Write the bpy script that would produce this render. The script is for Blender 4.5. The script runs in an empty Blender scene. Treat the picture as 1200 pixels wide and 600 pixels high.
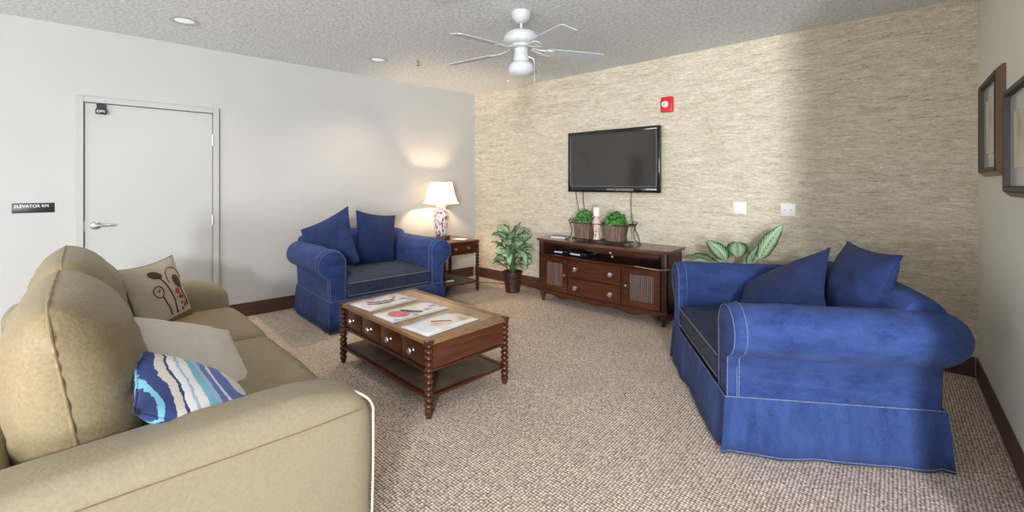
import bpy, bmesh, math, random
from mathutils import Vector, Matrix, noise, Euler
PI = math.pi
S = bpy.context.scene
C = S.collection

# ------------------------------------------------------------------ camera, light, exposure
F_PX, YAW, HORIZON = 507.37, 41.464, 215.1
cam_d = bpy.data.cameras.new('camera'); cam = bpy.data.objects.new('camera', cam_d); C.objects.link(cam)
cam_d.sensor_width = 36; cam_d.lens = 36 * F_PX / 1200; cam_d.clip_start = 0.02
cam_d.shift_y = -(300 - HORIZON) / 1200
cam.location = (0, 0, 1.395); cam.rotation_euler = (PI / 2, 0, math.radians(YAW))
S.camera = cam
S.view_settings.view_transform = 'Standard'; S.view_settings.look = 'None'
S.view_settings.exposure = -0.03; S.view_settings.gamma = 1; S.view_settings.use_curve_mapping = False
S.cycles.use_denoising = True
S.cycles.max_bounces = 8; S.cycles.diffuse_bounces = 5; S.cycles.sample_clamp_indirect = 6

W = bpy.data.worlds.new('world'); S.world = W; W.use_nodes = True
W.node_tree.nodes['Background'].inputs[0].default_value = (0.80, 0.88, 1.0, 1)
W.node_tree.nodes['Background'].inputs[1].default_value = 0.7

def area(name, loc, target, sx, sy, power, col):
    l = bpy.data.lights.new(name, 'AREA'); l.shape = 'RECTANGLE'; l.size = sx; l.size_y = sy
    l.energy = power; l.color = col
    o = bpy.data.objects.new(name, l); C.objects.link(o); o.location = loc
    o.rotation_euler = (Vector(target) - Vector(loc)).to_track_quat('-Z', 'Y').to_euler()
    return o
# daylight through the glazed lobby doors, far behind the camera to the right
area('lobby_daylight', (4.0, -5.2, 0.85), (-1.2, 4.0, 1.8), 0.7, 1.5, 580, (0.84, 0.91, 1.0))
# soft fill lamps added behind the camera to lift the whole room
area('rear_fill_light', (-1.2, -4.7, 1.05), (-1.4, 3.5, 1.7), 5.0, 2.0, 55, (0.90, 0.95, 1.0))
area('side_fill_light', (-2.6, -4.6, 1.1), (1.0, 3.0, 1.7), 1.6, 2.0, 105, (0.94, 0.97, 1.0))  # added fill from the left, brightens the right wall
# unseen overhead lamp, added behind the camera to brighten the carpet
area('overhead_fill_light', (3.1, -3.7, 2.68), (1.2, -0.3, 0), 0.6, 0.6, 600, (0.96, 0.97, 1.0))

# ------------------------------------------------------------------ materials
def new_mat(name):
    m = bpy.data.materials.new(name); m.use_nodes = True
    nt = m.node_tree; return m, nt, nt.nodes['Principled BSDF']
def N(nt, t, **k):
    n = nt.nodes.new(t)
    for a, v in k.items(): setattr(n, a, v)
    return n
def ramp(nt, fac, stops):
    r = N(nt, 'ShaderNodeValToRGB'); e = r.color_ramp.elements
    while len(e) < len(stops): e.new(0.5)
    for i, (p, c) in enumerate(stops): e[i].position = p; e[i].color = (*c, 1)
    nt.links.new(fac, r.inputs[0]); return r.outputs[0]
def coords(nt, scale=(1, 1, 1), rot=(0, 0, 0), kind='Object'):
    tc = N(nt, 'ShaderNodeTexCoord'); mp = N(nt, 'ShaderNodeMapping')
    mp.inputs['Scale'].default_value = scale; mp.inputs['Rotation'].default_value = rot
    nt.links.new(tc.outputs[kind], mp.inputs[0]); return mp.outputs[0]
def tnoise(nt, vec, scale, detail=4, rough=0.55):
    n = N(nt, 'ShaderNodeTexNoise'); n.inputs['Scale'].default_value = scale
    n.inputs['Detail'].default_value = detail; n.inputs['Roughness'].default_value = rough
    nt.links.new(vec, n.inputs['Vector']); return n.outputs['Fac']
def bump(nt, b, h, strength, dist):
    n = N(nt, 'ShaderNodeBump'); n.inputs['Strength'].default_value = strength; n.inputs['Distance'].default_value = dist
    nt.links.new(h, n.inputs['Height']); nt.links.new(n.outputs[0], b.inputs['Normal'])
def plain(name, col, rough=0.5, metal=0, spec=0.5, var=0.06, vs=30, coat=0):
    m, nt, b = new_mat(name)
    v = tnoise(nt, coords(nt), vs, 3)
    c = ramp(nt, v, [(0.3, [max(0, x * (1 - var)) for x in col]), (0.7, [min(1, x * (1 + var)) for x in col])])
    nt.links.new(c, b.inputs['Base Color']); b.inputs['Roughness'].default_value = rough
    b.inputs['Metallic'].default_value = metal; b.inputs['Specular IOR Level'].default_value = spec
    b.inputs['Coat Weight'].default_value = coat
    return m
def wood(name, dark, light, rough=0.3, axis=0, coat=0.12, scale=1.0):
    m, nt, b = new_mat(name)
    sc = [22, 22, 22]; sc[axis] = 1.6
    v = tnoise(nt, coords(nt, [s * scale for s in sc]), 2.2, 6, 0.6)
    c = ramp(nt, v, [(0.3, dark), (0.7, light)])
    nt.links.new(c, b.inputs['Base Color']); b.inputs['Roughness'].default_value = rough
    b.inputs['Coat Weight'].default_value = coat; b.inputs['Coat Roughness'].default_value = 0.2
    return m
def fabric(name, dark, light, scale=260, rough=0.9, bs=0.25, big=3.0, wrinkle=0.0, stretch=(1, 1, 1), detail=6):
    m, nt, b = new_mat(name)
    co = coords(nt, stretch)
    a = tnoise(nt, co, scale, 2, 0.6); g = tnoise(nt, co, big * 1.6, detail, 0.68)
    mx = N(nt, 'ShaderNodeMix'); mx.inputs['Factor'].default_value = 0.45
    nt.links.new(a, mx.inputs['A']); nt.links.new(g, mx.inputs['B'])
    c = ramp(nt, mx.outputs['Result'], [(0.36, dark), (0.64, light)])
    nt.links.new(c, b.inputs['Base Color']); b.inputs['Roughness'].default_value = rough
    b.inputs['Specular IOR Level'].default_value = 0.25
    b.inputs['Sheen Weight'].default_value = 0.04
    h = a
    if wrinkle:
        w = tnoise(nt, coords(nt, (1.2, 1.2, 3.0)), 6, 3, 0.55)
        ad = N(nt, 'ShaderNodeMath', operation='MULTIPLY_ADD'); ad.inputs[1].default_value = wrinkle
        nt.links.new(w, ad.inputs[0]); nt.links.new(a, ad.inputs[2]); h = ad.outputs[0]
    bump(nt, b, h, bs, 0.002 if not wrinkle else 0.011)
    return m

M = {}
M['wall_paint'] = plain('white_wall_paint', (0.50, 0.50, 0.49), 0.75, var=0.015, vs=3, spec=0.2)
M['wall_cream'] = plain('cream_wall_paint', (0.80, 0.77, 0.70), 0.75, var=0.015, vs=3, spec=0.2)
M['door_paint'] = plain('door_paint', (0.475, 0.48, 0.465), 0.5, var=0.01, vs=3, spec=0.3)
M['frame_paint'] = plain('door_frame_paint', (0.46, 0.465, 0.435), 0.45, var=0.01, vs=3, spec=0.3)
M['white_plastic'] = plain('white_plastic', (0.80, 0.80, 0.78), 0.35, var=0.01)
M['fan_white'] = plain('fan_white', (0.56, 0.58, 0.58), 0.35, var=0.01)
M['fan_blade'] = plain('fan_blade_white', (0.50, 0.53, 0.56), 0.4, var=0.02)
M['steel'] = plain('brushed_steel', (0.55, 0.56, 0.58), 0.28, metal=1, var=0.03)
M['silver'] = plain('silver_knob_metal', (0.75, 0.74, 0.74), 0.25, metal=1, var=0.03)
M['iron'] = plain('dark_wrought_iron', (0.045, 0.036, 0.03), 0.45, metal=0.6, var=0.2)
M['black'] = plain('black_plastic', (0.012, 0.012, 0.014), 0.35, var=0.1)
M['black_gloss'] = plain('glossy_black_bezel', (0.006, 0.006, 0.007), 0.12, var=0.1, coat=0.5)
M['sign_white'] = plain('sign_lettering_white', (0.85, 0.85, 0.85), 0.5, var=0.01)
M['red'] = plain('alarm_red', (0.62, 0.02, 0.025), 0.35, var=0.03)
M['wood'] = wood('mahogany', (0.026, 0.0065, 0.003), (0.095, 0.024, 0.008), 0.28)
M['wood_y'] = wood('mahogany_crosswise', (0.040, 0.0095, 0.004), (0.130, 0.036, 0.012), 0.28, axis=1)
M['wood_v'] = wood('mahogany_upright', (0.030, 0.008, 0.004), (0.10, 0.028, 0.011), 0.28, axis=2)
M['wood_dark'] = wood('dark_mahogany', (0.022, 0.007, 0.004), (0.065, 0.018, 0.009), 0.3)
M['wood_top'] = wood('light_brown_table_top', (0.25, 0.15, 0.07), (0.44, 0.29, 0.15), 0.32, axis=0)  # lighter brown than the legs and apron
M['wood_edge'] = wood('table_top_border', (0.17, 0.085, 0.038), (0.30, 0.17, 0.08), 0.3)
M['console_top'] = wood('console_top', (0.075, 0.035, 0.02), (0.15, 0.075, 0.04), 0.22, axis=0)
M['slat'] = wood('louvre_slat', (0.07, 0.045, 0.035), (0.18, 0.12, 0.10), 0.35, axis=2)
M['planter'] = wood('weathered_planter_slats', (0.10, 0.055, 0.04), (0.26, 0.17, 0.13), 0.6, axis=2, coat=0)
M['candle'] = plain('candle_wax', (0.85, 0.78, 0.68), 0.5, var=0.02)
M['paper'] = plain('paper', (0.80, 0.79, 0.77), 0.6, var=0.02)
M['picture_frame'] = wood('picture_frame_wood', (0.010, 0.005, 0.004), (0.028, 0.014, 0.009), 0.45, axis=2, coat=0)
M['picture_bevel'] = wood('picture_frame_bevel', (0.10, 0.055, 0.03), (0.17, 0.10, 0.06), 0.35, axis=2)
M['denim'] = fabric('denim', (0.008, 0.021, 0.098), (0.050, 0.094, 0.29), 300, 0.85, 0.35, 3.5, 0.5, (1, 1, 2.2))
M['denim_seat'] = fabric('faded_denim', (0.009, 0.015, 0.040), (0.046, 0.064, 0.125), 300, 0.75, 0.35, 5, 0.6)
M['denim_pillow'] = fabric('pillow_denim', (0.005, 0.011, 0.052), (0.024, 0.047, 0.165), 300, 0.85, 0.35, 5, 0.8)
M['denim_skirt'] = fabric('skirt_denim', (0.010, 0.024, 0.095), (0.048, 0.092, 0.275), 300, 0.85, 0.35, 3.5, 0.8, (2, 2, 0.7))
M['stitch'] = plain('pale_seam_stitching', (0.12, 0.155, 0.27), 0.8, var=0.4, vs=160)
M['stitch_tan'] = plain('tan_seam_stitching', (0.26, 0.23, 0.20), 0.8, var=0.4, vs=160)
M['khaki'] = fabric('khaki_leather_shaded', (0.225, 0.172, 0.092), (0.295, 0.235, 0.135), 90, 0.48, 0.2, 0.9, 0.5, detail=2)  # sofa leather with the shade on seat and cushions put into its colour
M['khaki_lit'] = fabric('khaki_leather_lit', (0.255, 0.21, 0.137), (0.305, 0.255, 0.17), 90, 0.5, 0.12, 0.9, 0.25, detail=2)  # same leather, lighter copy for the arms where light falls
M['piping'] = plain('khaki_piping', (0.25, 0.18, 0.09), 0.5, var=0.1)
M['piping_pale'] = plain('pale_piping', (0.68, 0.60, 0.44), 0.5, var=0.05)
M['linen'] = fabric('natural_linen', (0.42, 0.37, 0.30), (0.56, 0.50, 0.41), 220, 0.9, 0.3, 4, 0.6)
M['cream_linen'] = fabric('cream_linen', (0.56, 0.51, 0.44), (0.70, 0.66, 0.59), 220, 0.9, 0.3, 4, 0.6)
M['grey_piping'] = plain('grey_piping', (0.16, 0.15, 0.14), 0.8)
M['pot'] = plain('dark_woven_pot', (0.055, 0.022, 0.012), 0.5, var=0.5, vs=90)
M['soil'] = plain('soil', (0.03, 0.02, 0.012), 0.95, var=0.3)
M['stem'] = plain('plant_stem', (0.10, 0.17, 0.05), 0.6, var=0.2)
M['cord'] = plain('dark_cord', (0.03, 0.022, 0.018), 0.5)
M['cable'] = plain('thin_white_cable', (0.45, 0.47, 0.42), 0.5)

def carpet_mat():
    m, nt, b = new_mat('loop_carpet')
    co = coords(nt)
    vo = N(nt, 'ShaderNodeTexVoronoi'); vo.inputs['Scale'].default_value = 66; vo.inputs['Randomness'].default_value = 0.28
    nt.links.new(co, vo.inputs['Vector'])
    bg = tnoise(nt, co, 2.2, 4, 0.6)
    cell = ramp(nt, vo.outputs['Distance'], [(0.20, (0.92, 0.80, 0.69)), (0.62, (0.22, 0.16, 0.12))])
    vc = N(nt, 'ShaderNodeSeparateColor'); nt.links.new(vo.outputs['Color'], vc.inputs[0])
    flick = ramp(nt, vc.outputs[0], [(0.0, (0.80, 0.80, 0.80)), (1.0, (1.15, 1.13, 1.12))])
    mu = N(nt, 'ShaderNodeMix', data_type='RGBA', blend_type='MULTIPLY'); mu.inputs['Factor'].default_value = 1
    nt.links.new(cell, mu.inputs['A']); nt.links.new(flick, mu.inputs['B'])
    g2 = ramp(nt, bg, [(0.3, (0.92, 0.92, 0.92)), (0.7, (1.06, 1.05, 1.04))])
    m2 = N(nt, 'ShaderNodeMix', data_type='RGBA', blend_type='MULTIPLY'); m2.inputs['Factor'].default_value = 1
    nt.links.new(mu.outputs['Result'], m2.inputs['A']); nt.links.new(g2, m2.inputs['B'])
    nt.links.new(m2.outputs['Result'], b.inputs['Base Color'])
    b.inputs['Roughness'].default_value = 1; b.inputs['Specular IOR Level'].default_value = 0.05
    inv = N(nt, 'ShaderNodeMath', operation='SUBTRACT'); inv.inputs[0].default_value = 1
    nt.links.new(vo.outputs['Distance'], inv.inputs[1]); bump(nt, b, inv.outputs[0], 0.5, 0.005)
    return m
M['carpet'] = carpet_mat()
M['shelf_cane'] = fabric('woven_cane_shelf', (0.05, 0.028, 0.015), (0.20, 0.14, 0.085), 120, 0.6, 0.4, 3)

def wallpaper_mat():
    m, nt, b = new_mat('grasscloth_wallpaper')
    a = tnoise(nt, coords(nt, (13, 13, 85)), 1.0, 6, 0.72)
    c = tnoise(nt, coords(nt, (4.0, 4.0, 26)), 1.0, 4, 0.65)
    d = tnoise(nt, coords(nt, (60, 60, 120)), 1.0, 2, 0.5)
    mx = N(nt, 'ShaderNodeMix'); mx.inputs['Factor'].default_value = 0.35
    nt.links.new(a, mx.inputs['A']); nt.links.new(c, mx.inputs['B'])
    m2 = N(nt, 'ShaderNodeMix'); m2.inputs['Factor'].default_value = 0.22
    nt.links.new(mx.outputs['Result'], m2.inputs['A']); nt.links.new(d, m2.inputs['B'])
    col = ramp(nt, m2.outputs['Result'], [(0.35, (0.30, 0.24, 0.16)), (0.45, (0.52, 0.455, 0.345)), (0.54, (0.65, 0.59, 0.475)), (0.64, (0.80, 0.745, 0.63))])
    nt.links.new(col, b.inputs['Base Color']); b.inputs['Roughness'].default_value = 0.8
    b.inputs['Specular IOR Level'].default_value = 0.15
    bump(nt, b, m2.outputs['Result'], 0.3, 0.004); return m
M['wallpaper'] = wallpaper_mat()
def ceiling_mat():
    m, nt, b = new_mat('textured_ceiling')
    a = tnoise(nt, coords(nt), 38, 5, 0.65)
    col = ramp(nt, a, [(0.38, (0.62, 0.66, 0.68)), (0.62, (0.86, 0.90, 0.92))])
    nt.links.new(col, b.inputs['Base Color']); b.inputs['Roughness'].default_value = 0.9
    b.inputs['Specular IOR Level'].default_value = 0.1
    bump(nt, b, a, 0.7, 0.012); return m
M['ceiling'] = ceiling_mat()
M['base'] = wood('baseboard_brown', (0.060, 0.022, 0.014), (0.105, 0.042, 0.028), 0.5, axis=0, coat=0)

def foliage_mat(name, dark, mid, pale, band=(0.16, 0.42)):
    m, nt, b = new_mat(name)
    uv = N(nt, 'ShaderNodeTexCoord'); sp = N(nt, 'ShaderNodeSeparateXYZ'); nt.links.new(uv.outputs['UV'], sp.inputs[0])
    # distance from the midrib plus feathered side veins
    ab = N(nt, 'ShaderNodeMath', operation='SUBTRACT'); ab.inputs[1].default_value = 0.5; nt.links.new(sp.outputs[0], ab.inputs[0])
    a2 = N(nt, 'ShaderNodeMath', operation='ABSOLUTE'); nt.links.new(ab.outputs[0], a2.inputs[0])
    vv = N(nt, 'ShaderNodeMath', operation='MULTIPLY_ADD'); vv.inputs[1].default_value = -0.9
    nt.links.new(a2.outputs[0], vv.inputs[0]); nt.links.new(sp.outputs[1], vv.inputs[2])
    sn = N(nt, 'ShaderNodeMath', operation='MULTIPLY'); sn.inputs[1].default_value = 62; nt.links.new(vv.outputs[0], sn.inputs[0])
    si = N(nt, 'ShaderNodeMath', operation='SINE'); nt.links.new(sn.outputs[0], si.inputs[0])
    m1 = N(nt, 'ShaderNodeMath', operation='MULTIPLY_ADD'); m1.inputs[1].default_value = 0.10
    nt.links.new(si.outputs[0], m1.inputs[0]); nt.links.new(a2.outputs[0], m1.inputs[2])
    no = tnoise(nt, uv.outputs['UV'], 14, 3)
    m3 = N(nt, 'ShaderNodeMath', operation='MULTIPLY_ADD'); m3.inputs[1].default_value = 0.22
    nt.links.new(no, m3.inputs[0]); nt.links.new(m1.outputs[0], m3.inputs[2])
    c = ramp(nt, m3.outputs[0], [(0.08, mid), (0.15, pale), (band[1] - 0.04, pale), (band[1] + 0.03, mid), (band[1] + 0.11, dark)])
    nt.links.new(c, b.inputs['Base Color']); b.inputs['Roughness'].default_value = 0.35
    return m
M['variegated'] = foliage_mat('variegated_leaf', (0.012, 0.075, 0.025), (0.05, 0.20, 0.07), (0.50, 0.66, 0.42))
M['topiary'] = plain('small_green_leaves', (0.07, 0.24, 0.045), 0.5, var=0.7, vs=45)

def stripes_mat():
    m, nt, b = new_mat('blue_swirl_print')
    co = coords(nt, (1, 1, 1))
    mp = nt.nodes[-1] if False else None
    ln = N(nt, 'ShaderNodeVectorMath', operation='DISTANCE'); ln.inputs[1].default_value = (0.09, 0.035, 0)
    fl = N(nt, 'ShaderNodeMapping'); fl.inputs['Scale'].default_value = (1, 0.7, 0)
    nt.links.new(co, fl.inputs[0]); nt.links.new(fl.outputs[0], ln.inputs[0])
    ns = tnoise(nt, co, 30, 3)
    ad = N(nt, 'ShaderNodeMath', operation='MULTIPLY_ADD'); ad.inputs[1].default_value = 0.02
    nt.links.new(ns, ad.inputs[0]); nt.links.new(ln.outputs['Value'], ad.inputs[2])
    sc = N(nt, 'ShaderNodeMath', operation='MULTIPLY'); sc.inputs[1].default_value = 2.45; nt.links.new(ad.outputs[0], sc.inputs[0])
    wh, nv, bl, tq, cr = (0.78, 0.78, 0.76), (0.03, 0.05, 0.17), (0.13, 0.20, 0.52), (0.20, 0.50, 0.62), (0.62, 0.58, 0.50)
    c = ramp(nt, sc.outputs[0], [(0.0, wh), (0.17, bl), (0.30, wh), (0.325, bl), (0.38, (0.42, 0.52, 0.72)), (0.42, tq), (0.48, wh), (0.54, (0.40, 0.48, 0.66)), (0.56, wh), (0.61, nv), (0.63, cr), (0.69, nv), (0.76, tq), (0.80, nv), (0.90, (0.015, 0.02, 0.05))])
    r = nt.nodes[-1]
    for n in nt.nodes:
        if n.type == 'VALTORGB': n.color_ramp.interpolation = 'CONSTANT'
    nt.links.new(c, b.inputs['Base Color']); b.inputs['Roughness'].default_value = 0.85
    bump(nt, b, tnoise(nt, co, 250, 2), 0.2, 0.002); return m
M['swirl'] = stripes_mat()

def cover_mat(name, cols, seed, sc=9):
    m, nt, b = new_mat(name)
    v = coords(nt); nt.nodes[-1].inputs['Location'].default_value = (seed, seed * 2, 0)
    a = tnoise(nt, v, sc, 2, 0.5)
    c = ramp(nt, a, [(i / (len(cols) - 1) * 0.36 + 0.32, q) for i, q in enumerate(cols)])
    nt.links.new(c, b.inputs['Base Color']); b.inputs['Roughness'].default_value = 0.3
    return m
M['cover_sketch'] = cover_mat('sketch_cover', [(0.25, 0.20, 0.24), (0.72, 0.70, 0.72), (0.80, 0.78, 0.78), (0.72, 0.36, 0.33)], 3)
M['cover_pink'] = cover_mat('flower_cover', [(0.36, 0.28, 0.52), (0.80, 0.78, 0.78), (0.82, 0.81, 0.80), (0.74, 0.70, 0.40)], 7)
M['cover_pale'] = cover_mat('pale_cover', [(0.62, 0.34, 0.22), (0.80, 0.66, 0.52), (0.76, 0.80, 0.86), (0.82, 0.84, 0.86)], 12)
M['cover_blob'] = plain('rose_print', (0.62, 0.16, 0.16), 0.35, var=0.4, vs=40)
M['cover_dark'] = plain('dark_print', (0.03, 0.02, 0.04), 0.35, var=0.3)
M['print_art'] = cover_mat('framed_print_paper', [(0.40, 0.34, 0.26), (0.62, 0.58, 0.50), (0.68, 0.65, 0.58)], 5, 4)
M['mat_board'] = plain('pale_mat_board', (0.58, 0.60, 0.60), 0.25, var=0.02, coat=0.6)

def vase_mat(name, base, a1, a2, scale):
    m, nt, b = new_mat(name)
    co = coords(nt, (1, 1, 0.45), (0.3, 0.2, 0))
    vo = N(nt, 'ShaderNodeTexVoronoi'); vo.inputs['Scale'].default_value = scale; nt.links.new(co, vo.inputs['Vector'])
    f = ramp(nt, vo.outputs['Distance'], [(0.34, (1, 1, 1)), (0.42, (0, 0, 0))])
    sep = N(nt, 'ShaderNodeSeparateColor'); nt.links.new(vo.outputs['Color'], sep.inputs[0])
    pc = ramp(nt, sep.outputs[1], [(0.45, a1), (0.55, a2)])
    mx = N(nt, 'ShaderNodeMix', data_type='RGBA'); nt.links.new(f, mx.inputs['Factor'])
    mx.inputs['A'].default_value = (*base, 1); nt.links.new(pc, mx.inputs['B'])
    nt.links.new(mx.outputs['Result'], b.inputs['Base Color']); b.inputs['Roughness'].default_value = 0.2
    return m
M['vase'] = vase_mat('painted_porcelain', (0.82, 0.76, 0.72), (0.50, 0.13, 0.17), (0.12, 0.09, 0.26), 34)
M['holder'] = vase_mat('painted_candle_holder', (0.66, 0.48, 0.44), (0.30, 0.05, 0.06), (0.80, 0.72, 0.66), 42)

def glow(name, col, strength, base=(0.9, 0.85, 0.75)):
    m, nt, b = new_mat(name)
    b.inputs['Base Color'].default_value = (*base, 1); b.inputs['Emission Color'].default_value = (*col, 1)
    n = tnoise(nt, coords(nt), 3, 2)
    ma = N(nt, 'ShaderNodeMath', operation='MULTIPLY_ADD'); ma.inputs[1].default_value = 0.1 * strength; ma.inputs[2].default_value = 0.95 * strength
    nt.links.new(n, ma.inputs[0]); nt.links.new(ma.outputs[0], b.inputs['Emission Strength'])
    b.inputs['Roughness'].default_value = 0.8; return m
M['shade_glow'] = glow('lit_lamp_shade', (1.0, 0.88, 0.66), 0.95)
m, nt, b = new_mat('lit_cream_shade'); tr = N(nt, 'ShaderNodeBsdfTranslucent'); tr.inputs[0].default_value = (0.95, 0.86, 0.70, 1)
b.inputs['Base Color'].default_value = (0.85, 0.80, 0.70, 1); b.inputs['Roughness'].default_value = 0.9
nt.links.new(ramp(nt, tnoise(nt, coords(nt), 120, 2), [(0.3, (0.82, 0.77, 0.67)), (0.7, (0.88, 0.83, 0.73))]), b.inputs['Base Color'])
mxs = N(nt, 'ShaderNodeMixShader'); mxs.inputs[0].default_value = 0.30
nt.links.new(b.outputs[0], mxs.inputs[1]); nt.links.new(tr.outputs[0], mxs.inputs[2]); nt.links.new(mxs.outputs[0], nt.nodes['Material Output'].inputs[0])
M['shade_glow'] = m
M['shade_trim'] = plain('shade_corner_trim', (0.45, 0.38, 0.28), 0.8)
M['opal'] = plain('opal_glass', (0.58, 0.63, 0.65), 0.15, var=0.01, coat=0.5)
M['lens'] = glow('downlight_lens', (0.95, 0.97, 1.0), 0.35, (0.8, 0.8, 0.8))
m, nt, b = new_mat('tv_screen'); b.inputs['Base Color'].default_value = (0.035, 0.032, 0.026, 1)
b.inputs['Roughness'].default_value = 0.08; b.inputs['Specular IOR Level'].default_value = 0.6
nt.links.new(ramp(nt, tnoise(nt, coords(nt), 2, 1), [(0, (0.03, 0.028, 0.023)), (1, (0.04, 0.036, 0.03))]), b.inputs['Base Color'])
M['screen'] = m

# ------------------------------------------------------------------ mesh helpers
def bm_new(): return bmesh.new()
def obj(name, bm, mat, parent=None, smooth=True, angle=40, loc=None, rot=None):
    bmesh.ops.recalc_face_normals(bm, faces=bm.faces[:])
    me = bpy.data.meshes.new(name); bm.to_mesh(me); bm.free()
    mats = mat if isinstance(mat, (list, tuple)) else [mat]
    for q in mats: me.materials.append(M[q] if isinstance(q, str) else q)
    if smooth:
        me.polygons.foreach_set('use_smooth', [True] * len(me.polygons))
        me.set_sharp_from_angle(angle=math.radians(angle))
    o = bpy.data.objects.new(name, me); C.objects.link(o)
    if parent: o.parent = parent
    if loc is not None: o.location = loc
    if rot is not None: o.rotation_euler = rot
    return o
def thing(name, label, cat, loc=(0, 0, 0), rotz=0, group=None):
    o = bpy.data.objects.new(name, None); C.objects.link(o); o.empty_display_size = 0.1
    o.location = loc; o.rotation_euler = (0, 0, rotz); o['label'] = label; o['category'] = cat
    if group: o['group'] = group
    return o
def tag(o, label, cat, group=None):
    o['label'] = label; o['category'] = cat
    if group: o['group'] = group
    return o
def struct(name, bm, mat, **k):
    o = obj(name, bm, mat, **k); o['kind'] = 'structure'; return o
def box(bm, lo, hi, bevel=0.0, seg=2, mi=0):
    vs = [bm.verts.new((x, y, z)) for x in (lo[0], hi[0]) for y in (lo[1], hi[1]) for z in (lo[2], hi[2])]
    fs = [bm.faces.new([vs[i] for i in f]) for f in ((0, 1, 3, 2), (4, 6, 7, 5), (0, 4, 5, 1), (2, 3, 7, 6), (0, 2, 6, 4), (1, 5, 7, 3))]
    for f in fs: f.material_index = mi
    if bevel > 0:
        es = list({e for f in fs for e in f.edges})
        r = bmesh.ops.bevel(bm, geom=es, offset=bevel, segments=seg, affect='EDGES', profile=0.5)
        for f in r['faces']: f.material_index = mi
def prism(bm, pts, z0, z1, bevel=0.0):
    a = [bm.verts.new((x, y, z0)) for x, y in pts]; b_ = [bm.verts.new((x, y, z1)) for x, y in pts]; n = len(pts)
    bm.faces.new(a[::-1]); bm.faces.new(b_)
    for i in range(n): bm.faces.new((a[i], a[(i + 1) % n], b_[(i + 1) % n], b_[i]))
def lathe(bm, prof, cx=0, cy=0, n=24, mi=0, cap=True, axis='z', z0=0):
    rings = []
    for r, z in prof:
        ring = []
        for k in range(n):
            a = 2 * PI * k / n; u, v = r * math.cos(a), r * math.sin(a)
            if axis == 'z': p = (cx + u, cy + v, z0 + z)
            elif axis == 'y': p = (cx + u, cy + z, z0 + v)
            else: p = (cx + z, cy + u, z0 + v)
            ring.append(bm.verts.new(p))
        rings.append(ring)
    for i in range(len(rings) - 1):
        for k in range(n):
            f = bm.faces.new((rings[i][k], rings[i][(k + 1) % n], rings[i + 1][(k + 1) % n], rings[i + 1][k])); f.material_index = mi
    if cap:
        for r in (rings[0][::-1], rings[-1]):
            f = bm.faces.new(r); f.material_index = mi
def tube(bm, pts, r, n=8, closed=False, mi=0, cap=True):
    pts = [Vector(p) for p in pts]; m_ = len(pts); rings = []; prev = None
    for i, p in enumerate(pts):
        if closed: t = pts[(i + 1) % m_] - pts[i - 1]
        else: t = pts[min(i + 1, m_ - 1)] - pts[max(i - 1, 0)]
        if t.length < 1e-9: t = Vector((0, 0, 1))
        t.normalize()
        if prev is None:
            u = t.orthogonal().normalized()
        else:
            u = prev - t * prev.dot(t)
            if u.length < 1e-6: u = t.orthogonal()
            u.normalize()
        prev = u; v = t.cross(u)
        rr = r[i] if isinstance(r, (list, tuple)) else r
        rings.append([bm.verts.new(p + rr * (math.cos(2 * PI * k / n) * u + math.sin(2 * PI * k / n) * v)) for k in range(n)])
    for i in range(m_ if closed else m_ - 1):
        A, B = rings[i], rings[(i + 1) % m_]
        for k in range(n):
            f = bm.faces.new((A[k], A[(k + 1) % n], B[(k + 1) % n], B[k])); f.material_index = mi
    if cap and not closed:
        bm.faces.new(rings[0][::-1]).material_index = mi; bm.faces.new(rings[-1]).material_index = mi
def rbox(bm, c, half, r, n=14, puff=(0, 0, 0), wr=0.0, ws=6.0, seed=0, lean=0.0, fn=None):
    """soft rounded block; puff = extra bulge at the face centres along x, y, z"""
    g = {}
    def V(i, j, k):
        key = (i, j, k)
        if key not in g:
            u = Vector((2 * i / n - 1, 2 * j / n - 1, 2 * k / n - 1))
            # crowd samples towards the edges
            w = Vector([math.copysign(abs(t) ** 0.72, t) for t in u])
            q = Vector((w.x * half[0], w.y * half[1], w.z * half[2]))
            inn = Vector([max(-(half[a] - r[a]), min(half[a] - r[a], q[a])) for a in range(3)])
            d = Vector([(q[a] - inn[a]) / r[a] for a in range(3)])
            if d.length > 0:
                mx = max(abs(t) for t in d); d = d.normalized() * mx
            p = Vector([inn[a] + d[a] * r[a] for a in range(3)])
            nn = Vector([p[a] / half[a] for a in range(3)])
            for a in range(3):
                b1, b2 = (a + 1) % 3, (a + 2) % 3
                p[a] += puff[a] * nn[a] * max(0, 1 - nn[b1] ** 2) * max(0, 1 - nn[b2] ** 2)
            if wr:
                s = noise.noise(Vector((p.x * ws + seed, p.y * ws, p.z * ws)))
                s += 0.5 * noise.noise(Vector((p.x * ws * 2.3, p.y * ws * 2.3 + seed, p.z * ws * 2.3)))
                p += p.normalized() * wr * s
            p.y += lean * p.z
            if fn: p = fn(p)
            g[key] = bm.verts.new(Vector(c) + p)
        return g[key]
    for a in range(n):
        for b_ in range(n):
            for f in (((0, a, b_), (0, a + 1, b_), (0, a + 1, b_ + 1), (0, a, b_ + 1)), ((n, a, b_), (n, a + 1, b_), (n, a + 1, b_ + 1), (n, a, b_ + 1)),
                      ((a, 0, b_), (a + 1, 0, b_), (a + 1, 0, b_ + 1), (a, 0, b_ + 1)), ((a, n, b_), (a + 1, n, b_), (a + 1, n, b_ + 1), (a, n, b_ + 1)),
                      ((a, b_, 0), (a + 1, b_, 0), (a + 1, b_ + 1, 0), (a, b_ + 1, 0)), ((a, b_, n), (a + 1, b_, n), (a + 1, b_ + 1, n), (a, b_ + 1, n))):
                bm.faces.new([V(*q) for q in f])
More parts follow.
